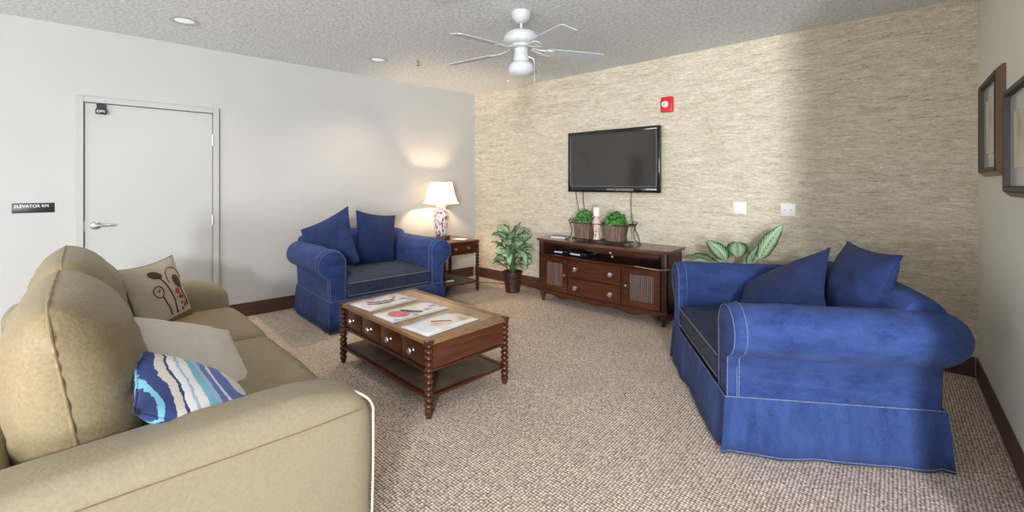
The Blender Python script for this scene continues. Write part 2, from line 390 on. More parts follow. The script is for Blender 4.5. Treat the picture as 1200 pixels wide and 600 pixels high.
def pillow_pt(u, v, w, h, t, side, wr=0.0, seed=0, pinch=0.09):
    x = w / 2 * u * (1 - pinch * (1 - v * v)); y = h / 2 * v * (1 - pinch * (1 - u * u))
    e = max(0.0, (1 - u * u)) ** 0.55 * max(0.0, (1 - v * v)) ** 0.55
    z = side * t / 2 * e
    if wr:
        k = noise.noise(Vector((x * 9 + seed, y * 9, side))) + 0.6 * noise.noise(Vector((x * 22, y * 22 + seed, side * 2)))
        z += side * wr * k * e ** 0.5
    return Vector((x, y, z))
def pillow_bm(w, h, t, n=26, wr=0.006, seed=0, back_mi=0):
    bm = bm_new(); G = {}
    for side in (1, -1):
        for i in range(n + 1):
            for j in range(n + 1):
                edge = i in (0, n) or j in (0, n)
                if edge and side == -1: G[side, i, j] = G[1, i, j]; continue
                u = math.sin((2 * i / n - 1) * PI / 2); v = math.sin((2 * j / n - 1) * PI / 2)
                G[side, i, j] = bm.verts.new(pillow_pt(u, v, w, h, t, side, wr, seed))
        for i in range(n):
            for j in range(n):
                f = bm.faces.new([G[side, *q] for q in ((i, j), (i + 1, j), (i + 1, j + 1), (i, j + 1))])
                f.material_index = back_mi if side == -1 else 0
    return bm
def pillow_rim(w, h, t, r=0.004, n=18):
    pts = []
    for k in range(4 * n):
        s, q = divmod(k, n); a = 2 * q / n - 1
        u, v = ((a, -1), (1, a), (-a, 1), (-1, -a))[s]
        p = pillow_pt(u, v, w, h, t, 1)
        pts.append((p.x, p.y, 0))
    bm = bm_new(); tube(bm, pts, r, 6, closed=True); return bm
def frame_from(center, up, normal):
    """object matrix whose local z is `normal` and local y is `up`"""
    z = Vector(normal).normalized(); y = Vector(up); y = (y - z * y.dot(z)).normalized(); x = y.cross(z)
    m_ = Matrix((x, y, z)).transposed().to_4x4(); m_.translation = Vector(center); return m_
def text_mesh(name, s, size, mat, parent, loc, rot, depth=0.001, sx=1.0):
    cu = bpy.data.curves.new(name, 'FONT'); cu.body = s; cu.size = size; cu.extrude = depth
    cu.align_x = 'CENTER'; cu.align_y = 'CENTER'
    t = bpy.data.objects.new(name, cu); C.objects.link(t)
    me = bpy.data.meshes.new_from_object(t); C.objects.unlink(t); bpy.data.objects.remove(t)
    me.materials.clear(); me.materials.append(M[mat])
    o = bpy.data.objects.new(name, me); C.objects.link(o); o.parent = parent
    o.location = loc; o.rotation_euler = rot; o.scale = (sx, 1, 1); return o

# ------------------------------------------------------------------ the room
H = 2.74
YB = 4.545                       # back wall
XL, XR = -4.771, 0.45            # its two corners
LW = -math.radians(6.36)         # the left wall splays outward towards the camera
def left_pt(s, off=0.0, z=0.0):  # s = distance from the back corner along the left wall, off = into the room
    dx, dy = -math.sin(-LW), -math.cos(-LW)
    nx, ny = math.cos(-LW), -math.sin(-LW)
    return Vector((XL + dx * s + nx * off, YB + dy * s + ny * off, z))
LROT = math.atan2(left_pt(0).y - left_pt(1).y, left_pt(0).x - left_pt(1).x)   # local +x runs along the wall to the back corner
bm = bm_new(); box(bm, (-7, -11, -0.1), (8, 5.0, 0)); struct('floor', bm, 'carpet', smooth=False)
bm = bm_new(); box(bm, (-7, -11, H), (8, 5.0, H + 0.1)); struct('ceiling', bm, 'ceiling', smooth=False)
bm = bm_new(); box(bm, (-5.2, YB, 0), (0.6, YB + 0.15, H)); struct('wall_back', bm, 'wallpaper', smooth=False)
bm = bm_new(); box(bm, (XR, 2.10, 0), (XR + 0.15, YB, H)); struct('wall_right', bm, 'wall_cream', smooth=False)
bm = bm_new(); box(bm, (-9.6, 0, 0), (0, 0.15, H))      # local: x along wall, y away from the room
ow = struct('wall_left', bm, 'wall_paint', smooth=False); ow.location = left_pt(0); ow.rotation_euler = (0, 0, LROT)
bm = bm_new(); box(bm, (-6.2, -5.35, 0), (1.2, -5.2, H)); struct('wall_front', bm, 'wall_cream', smooth=False)
# baseboards with a rounded top edge
def baseboard(name, L, loc, rotz):
    bm = bm_new(); box(bm, (0, -0.012, 0), (L, 0, 0.145), 0.003, 2)
    o = struct(name, bm, 'base', smooth=False); o.location = loc; o.rotation_euler = (0, 0, rotz); return o
baseboard('baseboard_back', 5.19, (XL + 0.015, YB, 0), 0)
baseboard('baseboard_right', YB - 0.02 - 2.1, (XR, YB - 0.012, 0), -PI / 2)
p = left_pt(3.27); baseboard('baseboard_left', 3.24, (p.x, p.y, 0), LROT)
p = left_pt(9.4); baseboard('baseboard_left_far', 5.07, (p.x, p.y, 0), LROT)

# the elevator machine room door
d = thing('door_1', 'x', 'door', left_pt(3.3), LROT); del d['label'], d['category']; d['kind'] = 'structure'
# local: x = 0 hinge side .. -0.915 latch side; y negative = into the room
DW, DH = 0.915, 2.095
bm = bm_new(); box(bm, (-DW, -0.006, 0.008), (0, 0.0, DH), 0.002, 1); obj('door_leaf', bm, 'door_paint', d, False)
bm = bm_new()
for a, b_ in ((( -DW - 0.055, -0.028, 0), (-DW - 0.004, 0.0, DH + 0.055)), ((0.004, -0.028, 0), (0.055, 0.0, DH + 0.055)), ((-DW - 0.004, -0.028, DH + 0.004), (0.004, 0.0, DH + 0.055))):
    box(bm, a, b_, 0.003, 1)
obj('door_frame', bm, 'frame_paint', d, False)
bm = bm_new(); box(bm, (-DW - 0.0035, -0.008, 0), (-DW + 0.001, -0.004, DH + 0.004)); box(bm, (-0.001, -0.008, 0), (0.0035, -0.004, DH + 0.004)); box(bm, (-DW, -0.008, DH - 0.001), (0, -0.004, DH + 0.0035))
obj('door_gap', bm, 'black', d, False)
for z in (0.28, 1.03, 1.83):
    bm = bm_new(); lathe(bm, [(0.007, 0), (0.007, 0.11)], 0.0, -0.032, 10, z0=z - 0.055); box(bm, (-0.004, -0.03, z - 0.05), (0.004, -0.006, z + 0.05))
    obj('hinge', bm, 'steel', d)
bm = bm_new()
lathe(bm, [(0.034, 0), (0.036, -0.006), (0.030, -0.012), (0.014, -0.016), (0.012, -0.05), (0.0135, -0.055)], -DW + 0.07, -0.006, 24, axis='y', z0=1.03)
tube(bm, [(-DW + 0.07, -0.052, 1.03), (-DW + 0.10, -0.056, 1.031), (-DW + 0.15, -0.054, 1.028), (-DW + 0.185, -0.048, 1.026)], [0.011, 0.0105, 0.009, 0.008], 12)
obj('door_handle', bm, 'steel', d)
bm = bm_new(); box(bm, (-DW - 0.003, -0.012, 0.98), (-DW + 0.003, -0.004, 1.07)); obj('strike_plate', bm, 'steel', d, False)

# dark double door further along the left wall, seen only as a reflection in the television
d2 = thing('door_2', 'x', 'door', left_pt(7.0), LROT); del d2['label'], d2['category']; d2['kind'] = 'structure'
bm = bm_new(); box(bm, (-0.9, -0.01, 0), (0, 0, 2.1), 0.003, 1)
for k in range(2): box(bm, (-0.8, -0.02, 0.2 + k * 0.95), (-0.1, -0.01, 0.98 + k * 0.95), 0.004, 1)
obj('door_leaf', bm, 'wood_dark', d2, False)
bm = bm_new(); box(bm, (-0.96, -0.025, 0), (-0.9, 0, 2.16)); box(bm, (0, -0.025, 0), (0.06, 0, 2.16)); box(bm, (-0.9, -0.025, 2.1), (0, 0, 2.16))
obj('door_frame', bm, 'wood_dark', d2, False)

# ------------------------------------------------------------------ blue denim chairs
def arm_profile(n=20):
    """outline in (x, z): inner face, scroll over the top, outer panel; scroll centre (0.60, 0.64)"""
    cx, cz, r = 0.60, 0.642, 0.133
    pts = [(0.475, 0.10), (0.475, 0.30), (0.475, 0.50)]
    for k in range(n + 1):
        a = math.radians(172 - (172 + 62) * k / n); pts.append((cx + r * math.cos(a), cz + r * math.sin(a)))
    pts += [(0.622, 0.50), (0.615, 0.30), (0.612, 0.10)]
    return pts
def loft(bm, sections, cap=True):
    rings = [[bm.verts.new(p) for p in s] for s in sections]; n = len(rings[0])
    for i in range(len(rings) - 1):
        for k in range(n): bm.faces.new((rings[i][k], rings[i][(k + 1) % n], rings[i + 1][(k + 1) % n], rings[i + 1][k]))
    if cap: bm.faces.new(rings[0][::-1]); bm.faces.new(rings[-1])
def wob(p, a=0.006, s=7, seed=0):
    p = Vector(p); v = noise.noise_vector(p * s + Vector((seed, 0, 0))); return p + v * a
def make_chair(label, loc, rotz, back_over=0.13):
    t = thing('upholstered_armchair', label, 'armchair', loc, rotz, 'wide blue denim armchairs')
    # seat base between the arms
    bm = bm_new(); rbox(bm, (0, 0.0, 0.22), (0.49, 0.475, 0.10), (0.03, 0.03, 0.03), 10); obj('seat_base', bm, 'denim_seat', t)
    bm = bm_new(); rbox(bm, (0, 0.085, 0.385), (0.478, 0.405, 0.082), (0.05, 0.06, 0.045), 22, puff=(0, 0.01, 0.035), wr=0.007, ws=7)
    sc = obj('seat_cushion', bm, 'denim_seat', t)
    bm = bm_new()
    for z in (0.445, 0.325):
        tube(bm, [(-0.45 + 0.9 * k / 24, 0.4935, z) for k in range(25)], 0.003, 6)
    obj('seam_stitching', bm, 'stitch_tan', sc)
    # arms
    prof = arm_profile()
    for sgn in (-1, 1):
        bm = bm_new(); secs = []
        ccx, ccz = 0.56, 0.52
        for i, (y, s) in enumerate([(0.492, 0.90), (0.485, 0.955), (0.468, 0.99), (0.44, 1.0)] + [(0.44 - 0.88 * k / 14, 1.0) for k in range(1, 15)] + [(-0.47, 0.99), (-0.485, 0.94)]):
            ring = []
            for (x, z) in prof:
                sz = 1 if z < 0.4 else s
                q = (ccx + (x - ccx) * s, y, ccz + (z - ccz) * sz)
                q = wob(q, 0.007 if 3 < i else 0.003, 6, sgn * 5 + 2)
                ring.append((sgn * q[0], q[1], q[2]))
            secs.append(ring)
        loft(bm, secs)
        # the scroll runs on past the base and ends in a rounded nose behind
        secs = []; cx, cz, r = 0.60, 0.642, 0.131
        for k in range(12):
            a = k / 11 * PI / 2; y = -0.42 - 0.04 - (back_over + 0.03) * math.sin(a)
            rr = max(0.012, r * math.cos(a) ** 0.8); rr = min(rr, r)
            secs.append([(sgn * (cx - 0.02 * math.sin(a) + rr * math.cos(2 * PI * j / 20)), y, cz + rr * math.sin(2 * PI * j / 20)) for j in range(20)])
        loft(bm, secs)
        am = obj('arm', bm, 'denim', t, angle=60)
        bm = bm_new(); pts = []
        for (x, z) in prof:
            pts.append((sgn * (ccx + (x - ccx) * 0.955), 0.491, ccz + (z - ccz) * (1 if z < 0.4 else 0.955)))
        tube(bm, pts, 0.0028, 6)
        pts = [(sgn * (ccx + (x - ccx) * 1.012), 0.435, ccz + (z - ccz) * 1.012) for (x, z) in prof if z > 0.25]
        tube(bm, pts, 0.0026, 6)
        tube(bm, [(sgn * 0.619, 0.445, z) for z in (0.30, 0.40, 0.52)], 0.0026, 6)
        obj('seam_stitching', bm, 'stitch', am)
    # rolled back
    bm = bm_new(); secs = []
    for k in range(29):
        u = -1 + 2 * k / 28; x = u * 0.60; top = 0.80 + 0.045 * (1 - abs(u) ** 2.2); e = 1.0 if abs(u) < 0.93 else 0.93
        ring = []
        for (y, z) in [(-0.25, 0.15), (-0.27, 0.45), (-0.31, 0.66)]: ring.append(wob((x, y, z), 0.006, 5))
        cy, r = -0.43, 0.115; cz = top - r + 0.03
        for j in range(15):
            a = math.radians(20 + (235 - 20) * j / 14)
            ring.append(wob((x, cy + r * e * math.cos(a), cz + r * e * math.sin(a)), 0.006, 6))
        ring += [(x, -0.492, 0.55), (x, -0.492, 0.35), (x, -0.49, 0.15)]
        secs.append(ring)
    loft(bm, secs); bk = obj('backrest', bm, 'denim', t, angle=60)
    # skirt with corner pleats and a frayed pale hem
    out, inn = [], []
    def skirt_pts(flare, off):
        P = []
        hx, hy = 0.612 + flare, 0.497 + flare
        per = [((-hx, hy), (hx, hy), 26), ((hx, hy), (hx, -hy), 22), ((hx, -hy), (-hx, -hy), 26), ((-hx, -hy), (-hx, hy), 22)]
        for (a, b_, n) in per:
            for k in range(n):
                s = k / n; x = a[0] + (b_[0] - a[0]) * s; y = a[1] + (b_[1] - a[1]) * s
                nx, ny = (b_[1] - a[1]), -(b_[0] - a[0]); L = math.hypot(nx, ny); nx, ny = nx / L, ny / L
                w = off * noise.noise(Vector((x * 6, y * 6, 3.1))) * 1.2
                if k in (1, n - 1): w -= off * 0.9           # the kick pleat
                x += -nx * w; y += -ny * w
                P.append((x, y))
        return P
    bm = bm_new(); rings = []
    for z, fl, off in ((0.298, 0.004, 0.0), (0.285, 0.010, 0.002), (0.20, 0.016, 0.010), (0.10, 0.022, 0.016), (0.008, 0.028, 0.020)):
        rings.append([bm.verts.new((x, y, z + (0.004 * noise.noise(Vector((x * 9, y * 9, 0))) if z < 0.05 else 0))) for x, y in skirt_pts(fl, off)])
    n = len(rings[0])
    for i in range(len(rings) - 1):
        for k in range(n): bm.faces.new((rings[i][k], rings[i][(k + 1) % n], rings[i + 1][(k + 1) % n], rings[i + 1][k]))
    sk = obj('skirt', bm, 'denim_skirt', t, angle=60)
    so = sk.modifiers.new('thickness', 'SOLIDIFY'); so.thickness = 0.005
    bm = bm_new()
    tube(bm, [(x, y, 0.296) for x, y in skirt_pts(0.007, 0.0)], 0.0035, 6, closed=True)
    tube(bm, [(x, y, 0.020) for x, y in skirt_pts(0.030, 0.020)], 0.0025, 6, closed=True)
    obj('seam_stitching', bm, 'stitch', sk)
    return t
make_chair('wide blue denim armchair against the white wall beside the end table', (-4.335, 2.55, 0), math.radians(-95.7), 0.05)
make_chair('wide blue denim armchair by the wallpapered wall, seen from its side at right', (-0.568, 3.2, 0), math.radians(122.7), 0.12)

def throw_pillow(name, label, w, h, t_, mat, M4, seed=0, group=None, rim='stitch', wr=0.006, extra=None):
    t = thing(name, label, 'pillow', (0, 0, 0), 0, group); t.matrix_world = M4
    c = obj('pillow_cover', pillow_bm(w, h, t_, 26, wr, seed), mat, t)
    obj('piping', pillow_rim(w, h, t_, 0.0045), rim, t)
    return t, c
G1 = 'denim throw pillows on the armchairs'
throw_pillow('throw_pillow', 'dark denim pillow slumped to the left on the armchair by the white wall', 0.62, 0.62, 0.20, 'denim_pillow',
    frame_from((-4.44, 2.13, 0.755), (-0.50, 0.07, 0.855), (0.36, -0.88, 0.28)), 1, G1, 'denim_pillow')
throw_pillow('throw_pillow', 'dark denim pillow standing upright beside the slumped one, armchair by the white wall', 0.56, 0.58, 0.20, 'denim_pillow',
    frame_from((-4.46, 2.69, 0.77), (-0.186, 0.138, 0.973), (0.974, 0.155, 0.164)), 4, G1, 'denim_pillow')
throw_pillow('throw_pillow', 'denim pillow lying tilted, nearer the far arm of the right-hand armchair', 0.66, 0.60, 0.22, 'denim_pillow',
    frame_from((-0.565, 3.27, 0.665), (-0.05, 0.88, 0.47), (-0.577, -0.40, 0.70)), 7, G1, 'denim_pillow')
throw_pillow('throw_pillow', 'creased denim pillow with pointed corner above the near arm of right-hand armchair', 0.60, 0.56, 0.24, 'denim_pillow',
    frame_from((-0.18, 3.24, 0.755), (0.286, 0.14, 0.948), (-0.856, -0.407, 0.319)), 9, G1, 'denim_pillow', wr=0.012)

# ------------------------------------------------------------------ khaki sofa
sofa = thing('three_seat_sofa', 'large khaki leather sofa with two puffy back cushions in the left foreground', 'sofa', (-2.76, 0.46, 0), math.radians(-4))
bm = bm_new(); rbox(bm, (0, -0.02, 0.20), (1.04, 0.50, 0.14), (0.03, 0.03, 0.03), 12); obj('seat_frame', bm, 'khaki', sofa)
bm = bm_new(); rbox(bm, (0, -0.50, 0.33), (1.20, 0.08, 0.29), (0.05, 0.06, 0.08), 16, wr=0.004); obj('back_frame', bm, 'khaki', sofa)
for sx in (-1, 1):
    bm = bm_new()
    def armfn(p, sx=sx):
        # scroll: the top leans outward and the front corner drops
        k = max(0, (p.z + 0.32) / 0.64)
        f = max(0, (p.y - 0.26) / 0.27)
        p.z -= 0.045 * f * f * k
        p.x += sx * (0.025 * k * k - 0.01)
        p.y += 0.012 * math.sin(k * PI)
        return p
    rbox(bm, (sx * 1.15, -0.06, 0.35), (0.130, 0.565, 0.315), (0.075, 0.085, 0.085), 24, puff=(0.012, 0.0, 0.012), wr=0.004, ws=5, seed=sx, fn=armfn)
    am = obj('arm', bm, 'khaki_lit', sofa)
    bm = bm_new(); pts = []
    for k in range(40):
        z = 0.04 + 0.53 * k / 39; pts.append((sx * (1.268 + 0.025 * (z / 0.66) ** 2), 0.487 + 0.008 * math.sin(z * 5), z))
    for k in range(1, 13):
        a = k / 12 * PI / 2; pts.append((sx * (1.285 - 0.085 * (1 - math.cos(a))), 0.487 - 0.05 * math.sin(a) * (k / 12), 0.573 + 0.050 * math.sin(a)))
    tube(bm, pts, 0.0042, 8); obj('piping', bm, 'piping_pale', am)
    bm = bm_new(); tube(bm, [(sx * 1.296, y, 0.590 - 0.008 * math.sin(y * 4)) for y in [-0.50 + 0.05 * k for k in range(20)]], 0.0022, 6)
    obj('arm_seam', bm, 'piping', am)
def crease(p):
    if p.z > 0.02:
        q = (p.x * 0.93 - p.y * 0.36); a = 0.5 + noise.noise(Vector((p.x * 2.2, p.y * 2.2, 4)))
        p.z += 0.0045 * math.sin(q * 75 + 3 * noise.noise(Vector((p.x * 3, p.y * 3, 1)))) * max(0, min(1, a))
    return p
for cx_, sd, s0, s1 in ((-0.508, 3, -1.013, -0.16), (0.508, 8, -0.155, 1.013)):
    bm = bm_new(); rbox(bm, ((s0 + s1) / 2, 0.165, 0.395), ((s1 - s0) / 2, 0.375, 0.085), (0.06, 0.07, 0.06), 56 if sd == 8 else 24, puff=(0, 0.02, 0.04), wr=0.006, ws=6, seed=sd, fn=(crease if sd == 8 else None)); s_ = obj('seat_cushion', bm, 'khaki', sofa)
    # puffy back cushion: two panels meeting in a piped rim
    cw, ch, ct = 1.00, 0.62, 0.42; n = 34; bm = bm_new(); Gd = {}
    def bp(u, v, side, cw=cw, ch=ch, sd=sd):
        e = (max(0, 1 - abs(u) ** 3.2) ** 0.5) * (max(0, 1 - abs(v) ** 2.6) ** 0.5)
        x = cw / 2 * u * (1 - 0.05 * (1 - v * v)) * (1 - 0.05 * max(0, v) ** 3); z = ch / 2 * (v + 0.04 * (1 - u * u) * v)
        if abs(u) > 0.8 and v > 0.4: z -= 0.07 * ((abs(u) - 0.8) / 0.2) ** 2 * ((v - 0.4) / 0.6)
        dep_ = 0.20 if side > 0 else 0.17
        y = side * dep_ * e * (1 - 0.05 * v)
        r_ = 0.9 * noise.noise(Vector((x * 5 + sd, z * 11, side))) + 0.6 * noise.noise(Vector((x * 12, z * 22 + sd, side * 2)))
        y += side * 0.016 * r_ * e
        return Vector((x, y, z))
    for side in (1, -1):
        for i in range(n + 1):
            for j in range(n + 1):
                if (i in (0, n) or j in (0, n)) and side == -1: Gd[side, i, j] = Gd[1, i, j]; continue
                u = math.sin((2 * i / n - 1) * PI / 2); v = math.sin((2 * j / n - 1) * PI / 2)
                Gd[side, i, j] = bm.verts.new(bp(u, v, side))
        for i in range(n):
            for j in range(n): bm.faces.new([Gd[side, *q] for q in ((i, j), (i + 1, j), (i + 1, j + 1), (i, j + 1))])
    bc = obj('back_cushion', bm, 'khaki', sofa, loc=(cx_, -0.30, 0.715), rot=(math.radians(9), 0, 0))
    bm = bm_new(); pts = []
    for k in range(100):
        s, q = divmod(k, 25); a = 2 * q / 25 - 1; u, v = ((a, -1), (1, a), (-a, 1), (-1, -a))[s]
        p = bp(u, v, 1); p.z += 0.004 * math.sin(k * 1.9); p.x += 0.004 * math.sin(k * 2.3); pts.append(p)
    tube(bm, pts, 0.0052, 8, closed=True); obj('piping', bm, 'piping', bc)

G2 = 'throw pillows on the khaki sofa'
# appliqued poppy pillow
tp, cv = throw_pillow('throw_pillow', 'linen pillow with embroidered brown and red poppies at the far end of sofa', 0.46, 0.46, 0.15, 'linen',
    frame_from((-3.51, 0.575, 0.675), (-0.186, -0.235, 0.954), (0.675, 0.675, 0.298)), 5, G2, 'grey_piping')
M['poppy_brown'] = plain('brown_applique', (0.085, 0.035, 0.02), 0.9, var=0.3, vs=90)
M['poppy_red'] = plain('red_applique', (0.45, 0.03, 0.02), 0.9, var=0.2, vs=90)
M['poppy_band'] = plain('tan_brown_band', (0.20, 0.105, 0.05), 0.9, var=0.25, vs=90)
def on_pillow(x, y, w=0.46, h=0.46, t_=0.15, lift=0.002, seed=5, wr=0.006):
    u, v = x / (w / 2), y / (h / 2)
    for _ in range(6):
        p = pillow_pt(u, v, w, h, t_, 1, wr, seed); u += (x - p.x) / (w / 2); v += (y - p.y) / (h / 2)
        u = max(-1, min(1, u)); v = max(-1, min(1, v))
    p = pillow_pt(u, v, w, h, t_, 1, wr, seed); p.z += lift; return p
def patch(bm, outline, c, rings=5, **k):
    """a patch of cloth lying on the pillow's curved front"""
    prev = None; cc = Vector(c)
    cen = bm.verts.new(on_pillow(*c, **k))
    for r in range(1, rings + 1):
        ring = [bm.verts.new(on_pillow(*(cc + (Vector(o) - cc) * (r / rings)), **k)) for o in outline]; n = len(ring)
        for i in range(n):
            if prev is None: bm.faces.new((cen, ring[i], ring[(i + 1) % n]))
            else: bm.faces.new((prev[i], ring[i], ring[(i + 1) % n], prev[(i + 1) % n]))
        prev = ring
def ell(cx, cy, a, b_, rot=0, n=18):
    return [(cx + a * math.cos(q) * math.cos(rot) - b_ * math.sin(q) * math.sin(rot), cy + a * math.cos(q) * math.sin(rot) + b_ * math.sin(q) * math.cos(rot)) for q in [2 * PI * k / n for k in range(n)]]
bm = bm_new()
patch(bm, ell(-0.045, 0.135, 0.048, 0.026, -0.35), (-0.045, 0.135)); patch(bm, ell(0.105, 0.06, 0.040, 0.046, 0.2), (0.105, 0.06))
for pts, r in (([(-0.03, 0.12), (0.0, 0.05), (0.02, -0.05), (0.035, -0.15)], 0.0035), ([(0.115, 0.02), (0.13, -0.05), (0.15, -0.13)], 0.003), ([(-0.06, 0.0), (-0.045, -0.06), (-0.01, -0.15)], 0.0035)):
    q = []
    for i in range(len(pts) - 1):
        for k in range(6):
            s = k / 6; q.append(on_pillow(pts[i][0] * (1 - s) + pts[i + 1][0] * s, pts[i][1] * (1 - s) + pts[i + 1][1] * s))
    tube(bm, q, r, 6)
tube(bm, [on_pillow(*e) for e in ell(-0.075, 0.03, 0.034, 0.036)], 0.0028, 6, closed=True)
tube(bm, [on_pillow(0.10 + 0.075 * math.cos(a), 0.075 + 0.085 * math.sin(a)) for a in [PI * 1.05 - PI * 1.05 * k / 16 for k in range(17)]], 0.0022, 6)
for x, y in ((0.07, -0.045), (0.10, -0.05), (0.085, -0.085), (0.12, -0.10), (0.09, -0.125), (0.14, -0.085), (0.035, -0.13)):
    patch(bm, ell(x, y, 0.011, 0.010, n=10), (x, y), 2, lift=0.003)
o = obj('poppy_applique', bm, 'poppy_brown', tp); o['label'] = 'dark brown embroidered poppies'
for px_, py_, ra, rb in ((0.062, 0.0, 0.022, 0.017), (-0.075, 0.035, 0.010, 0.010), (0.112, -0.108, 0.012, 0.011), (0.082, -0.03, 0.010, 0.016)):
    bm = bm_new(); patch(bm, ell(px_, py_, ra, rb, n=14), (px_, py_), 3, lift=0.004); o = obj('embroidered_blossom', bm, 'poppy_red', tp); o['label'] = 'red embroidered blossom'
bm = bm_new(); ol = [(-0.205 + 0.41 * k / 20, -0.150) for k in range(21)] + [(0.205 - 0.41 * k / 20, -0.200) for k in range(21)]
g_ = []
for k in range(21):
    g_.append([bm.verts.new(on_pillow(-0.20 + 0.40 * k / 20, -0.152 - 0.056 * j / 5)) for j in range(6)])
for k in range(20):
    for j in range(5): bm.faces.new((g_[k][j], g_[k + 1][j], g_[k + 1][j + 1], g_[k][j + 1]))
o = obj('border_band', bm, 'poppy_band', tp); o['label'] = 'brown band along the lower edge'
throw_pillow('throw_pillow', 'plain cream linen pillow with grey piping between the poppy and blue striped ones', 0.50, 0.50, 0.17, 'cream_linen',
    frame_from((-2.344, 0.495, 0.625), (-0.914, -0.001, 0.405), (0.364, 0.438, 0.822)), 11, G2, 'grey_piping')
throw_pillow('throw_pillow', 'white pillow with blue and turquoise swirl stripes beside the near sofa arm', 0.46, 0.46, 0.18, 'swirl',
    frame_from((-1.86, 0.415, 0.625), (-0.988, 0.099, 0.12), (0.156, 0.602, 0.783)), 15, G2, 'swirl')

# ------------------------------------------------------------------ bobbin-turned tables
def bobbin(bm, x, y, z0, z1, r, n, foot=0.06):
    prof = [(r * 0.45, 0.0), (r * 0.62, 0.004), (r * 0.62, 0.016), (r * 0.85, foot * 0.45), (r * 0.95, foot * 0.8), (r * 0.6, foot)]
    L = (z1 - z0 - foot) / n
    for k in range(n):
        b0 = foot + k * L
        for s in (0.08, 0.25, 0.42, 0.5, 0.58, 0.75, 0.92): prof.append((r * (0.62 + 0.42 * math.sin(PI * s) ** 1.2), b0 + L * s))
        prof.append((r * 0.52, b0 + L))
    lathe(bm, prof, x, y, 18, z0=z0)
def knob(bm, x, y, z, s=1.0, nrm=-1):
    """small mushroom knob pointing along local y (nrm = -1 or 1)"""
    lathe(bm, [(0.010 * s, 0), (0.006 * s, nrm * 0.006 * s), (0.006 * s, nrm * 0.012 * s), (0.014 * s, nrm * 0.016 * s), (0.016 * s, nrm * 0.022 * s), (0.013 * s, nrm * 0.028 * s), (0.004 * s, nrm * 0.031 * s)], x, y, 16, axis='y', z0=z)
# coffee table: local x along its length, -y faces the sofa
ct = thing('coffee_table', 'mahogany coffee table with bobbin legs and four drawers holding magazines', 'table', (-2.630, 1.945, 0), math.radians(-3))
LX, LY, TH = 0.575, 0.315, 0.462
for sx in (-1, 1):
    for sy in (-1, 1):
        bm = bm_new(); bobbin(bm, sx * LX, sy * LY, 0, TH - 0.012, 0.028, 11); lathe(bm, [(0.030, 0), (0.034, 0.006), (0.034, 0.014), (0.022, 0.020)], sx * LX, sy * LY, 18, z0=TH - 0.016)
        obj('leg', bm, 'wood', ct)
bm = bm_new(); box(bm, (-LX + 0.06, -LY + 0.035, TH - 0.022), (LX - 0.06, LY - 0.035, TH), 0.002, 1); to = obj('table_top', bm, 'wood_top', ct, False); to['label'] = 'lighter brown top panel'
bm = bm_new()
for a, b_ in (((-LX - 0.005, -LY - 0.022, TH - 0.024), (LX + 0.005, -LY + 0.036, TH + 0.001)), ((-LX - 0.005, LY - 0.036, TH - 0.024), (LX + 0.005, LY + 0.022, TH + 0.001)),
              ((-LX - 0.022, -LY - 0.005, TH - 0.0235), (-LX + 0.061, LY + 0.005, TH + 0.0012)), ((LX - 0.061, -LY - 0.005, TH - 0.0235), (LX + 0.022, LY + 0.005, TH + 0.0012))): box(bm, a, b_, 0.004, 2)
obj('top_border', bm, 'wood_edge', ct, True)
bm = bm_new(); box(bm, (-LX + 0.005, -LY + 0.008, 0.285), (LX - 0.005, LY - 0.008, TH - 0.024), 0.003, 1)
box(bm, (-LX, -LY - 0.014, 0.272), (LX, -LY + 0.012, 0.288), 0.004, 2); box(bm, (-LX, LY - 0.012, 0.272), (LX, LY + 0.014, 0.288), 0.004, 2)
box(bm, (LX - 0.012, -LY, 0.272), (LX + 0.014, LY, 0.288), 0.004, 2); box(bm, (-LX - 0.014, -LY, 0.272), (-LX + 0.012, LY, 0.288), 0.004, 2)
box(bm, (LX - 0.006, -LY, 0.285), (LX + 0.006, LY, TH - 0.024)); box(bm, (-LX - 0.006, -LY, 0.285), (-LX + 0.006, LY, TH - 0.024))
obj('apron', bm, 'wood', ct, True)
for sx in (-1, 1):
    bm = bm_new(); box(bm, (sx * (LX + 0.004) - 0.006, -LY + 0.02, 0.290), (sx * (LX + 0.004) + 0.006, LY - 0.02, TH - 0.026), 0.002, 1); obj('end_panel', bm, 'wood_y', ct, False)
for k in range(4):
    x0 = -LX + 0.035 + k * (2 * LX - 0.07) / 4; x1 = x0 + (2 * LX - 0.07) / 4 - 0.012
    bm = bm_new(); box(bm, (x0 + 0.006, -LY - 0.002, 0.297), (x1 + 0.006, -LY + 0.008, TH - 0.034), 0.004, 2); dr = obj('drawer', bm, 'wood', ct, True)
    bm = bm_new(); knob(bm, (x0 + x1) / 2 + 0.006, -LY - 0.002, 0.362, 1.25); obj('knob', bm, 'silver', dr)
bm = bm_new()
for a, b_ in (((-LX, -LY - 0.014, 0.112), (LX, -LY + 0.020, 0.132)), ((-LX, LY - 0.020, 0.112), (LX, LY + 0.014, 0.132)), ((-LX - 0.010, -LY, 0.112), (-LX + 0.020, LY, 0.132)), ((LX - 0.020, -LY, 0.112), (LX + 0.010, LY, 0.132))): box(bm, a, b_, 0.005, 2)
obj('shelf_frame', bm, 'wood', ct)
bm = bm_new(); box(bm, (-LX + 0.015, -LY + 0.015, 0.114), (LX - 0.015, LY - 0.015, 0.126)); obj('lower_shelf', bm, 'shelf_cane', ct, False)

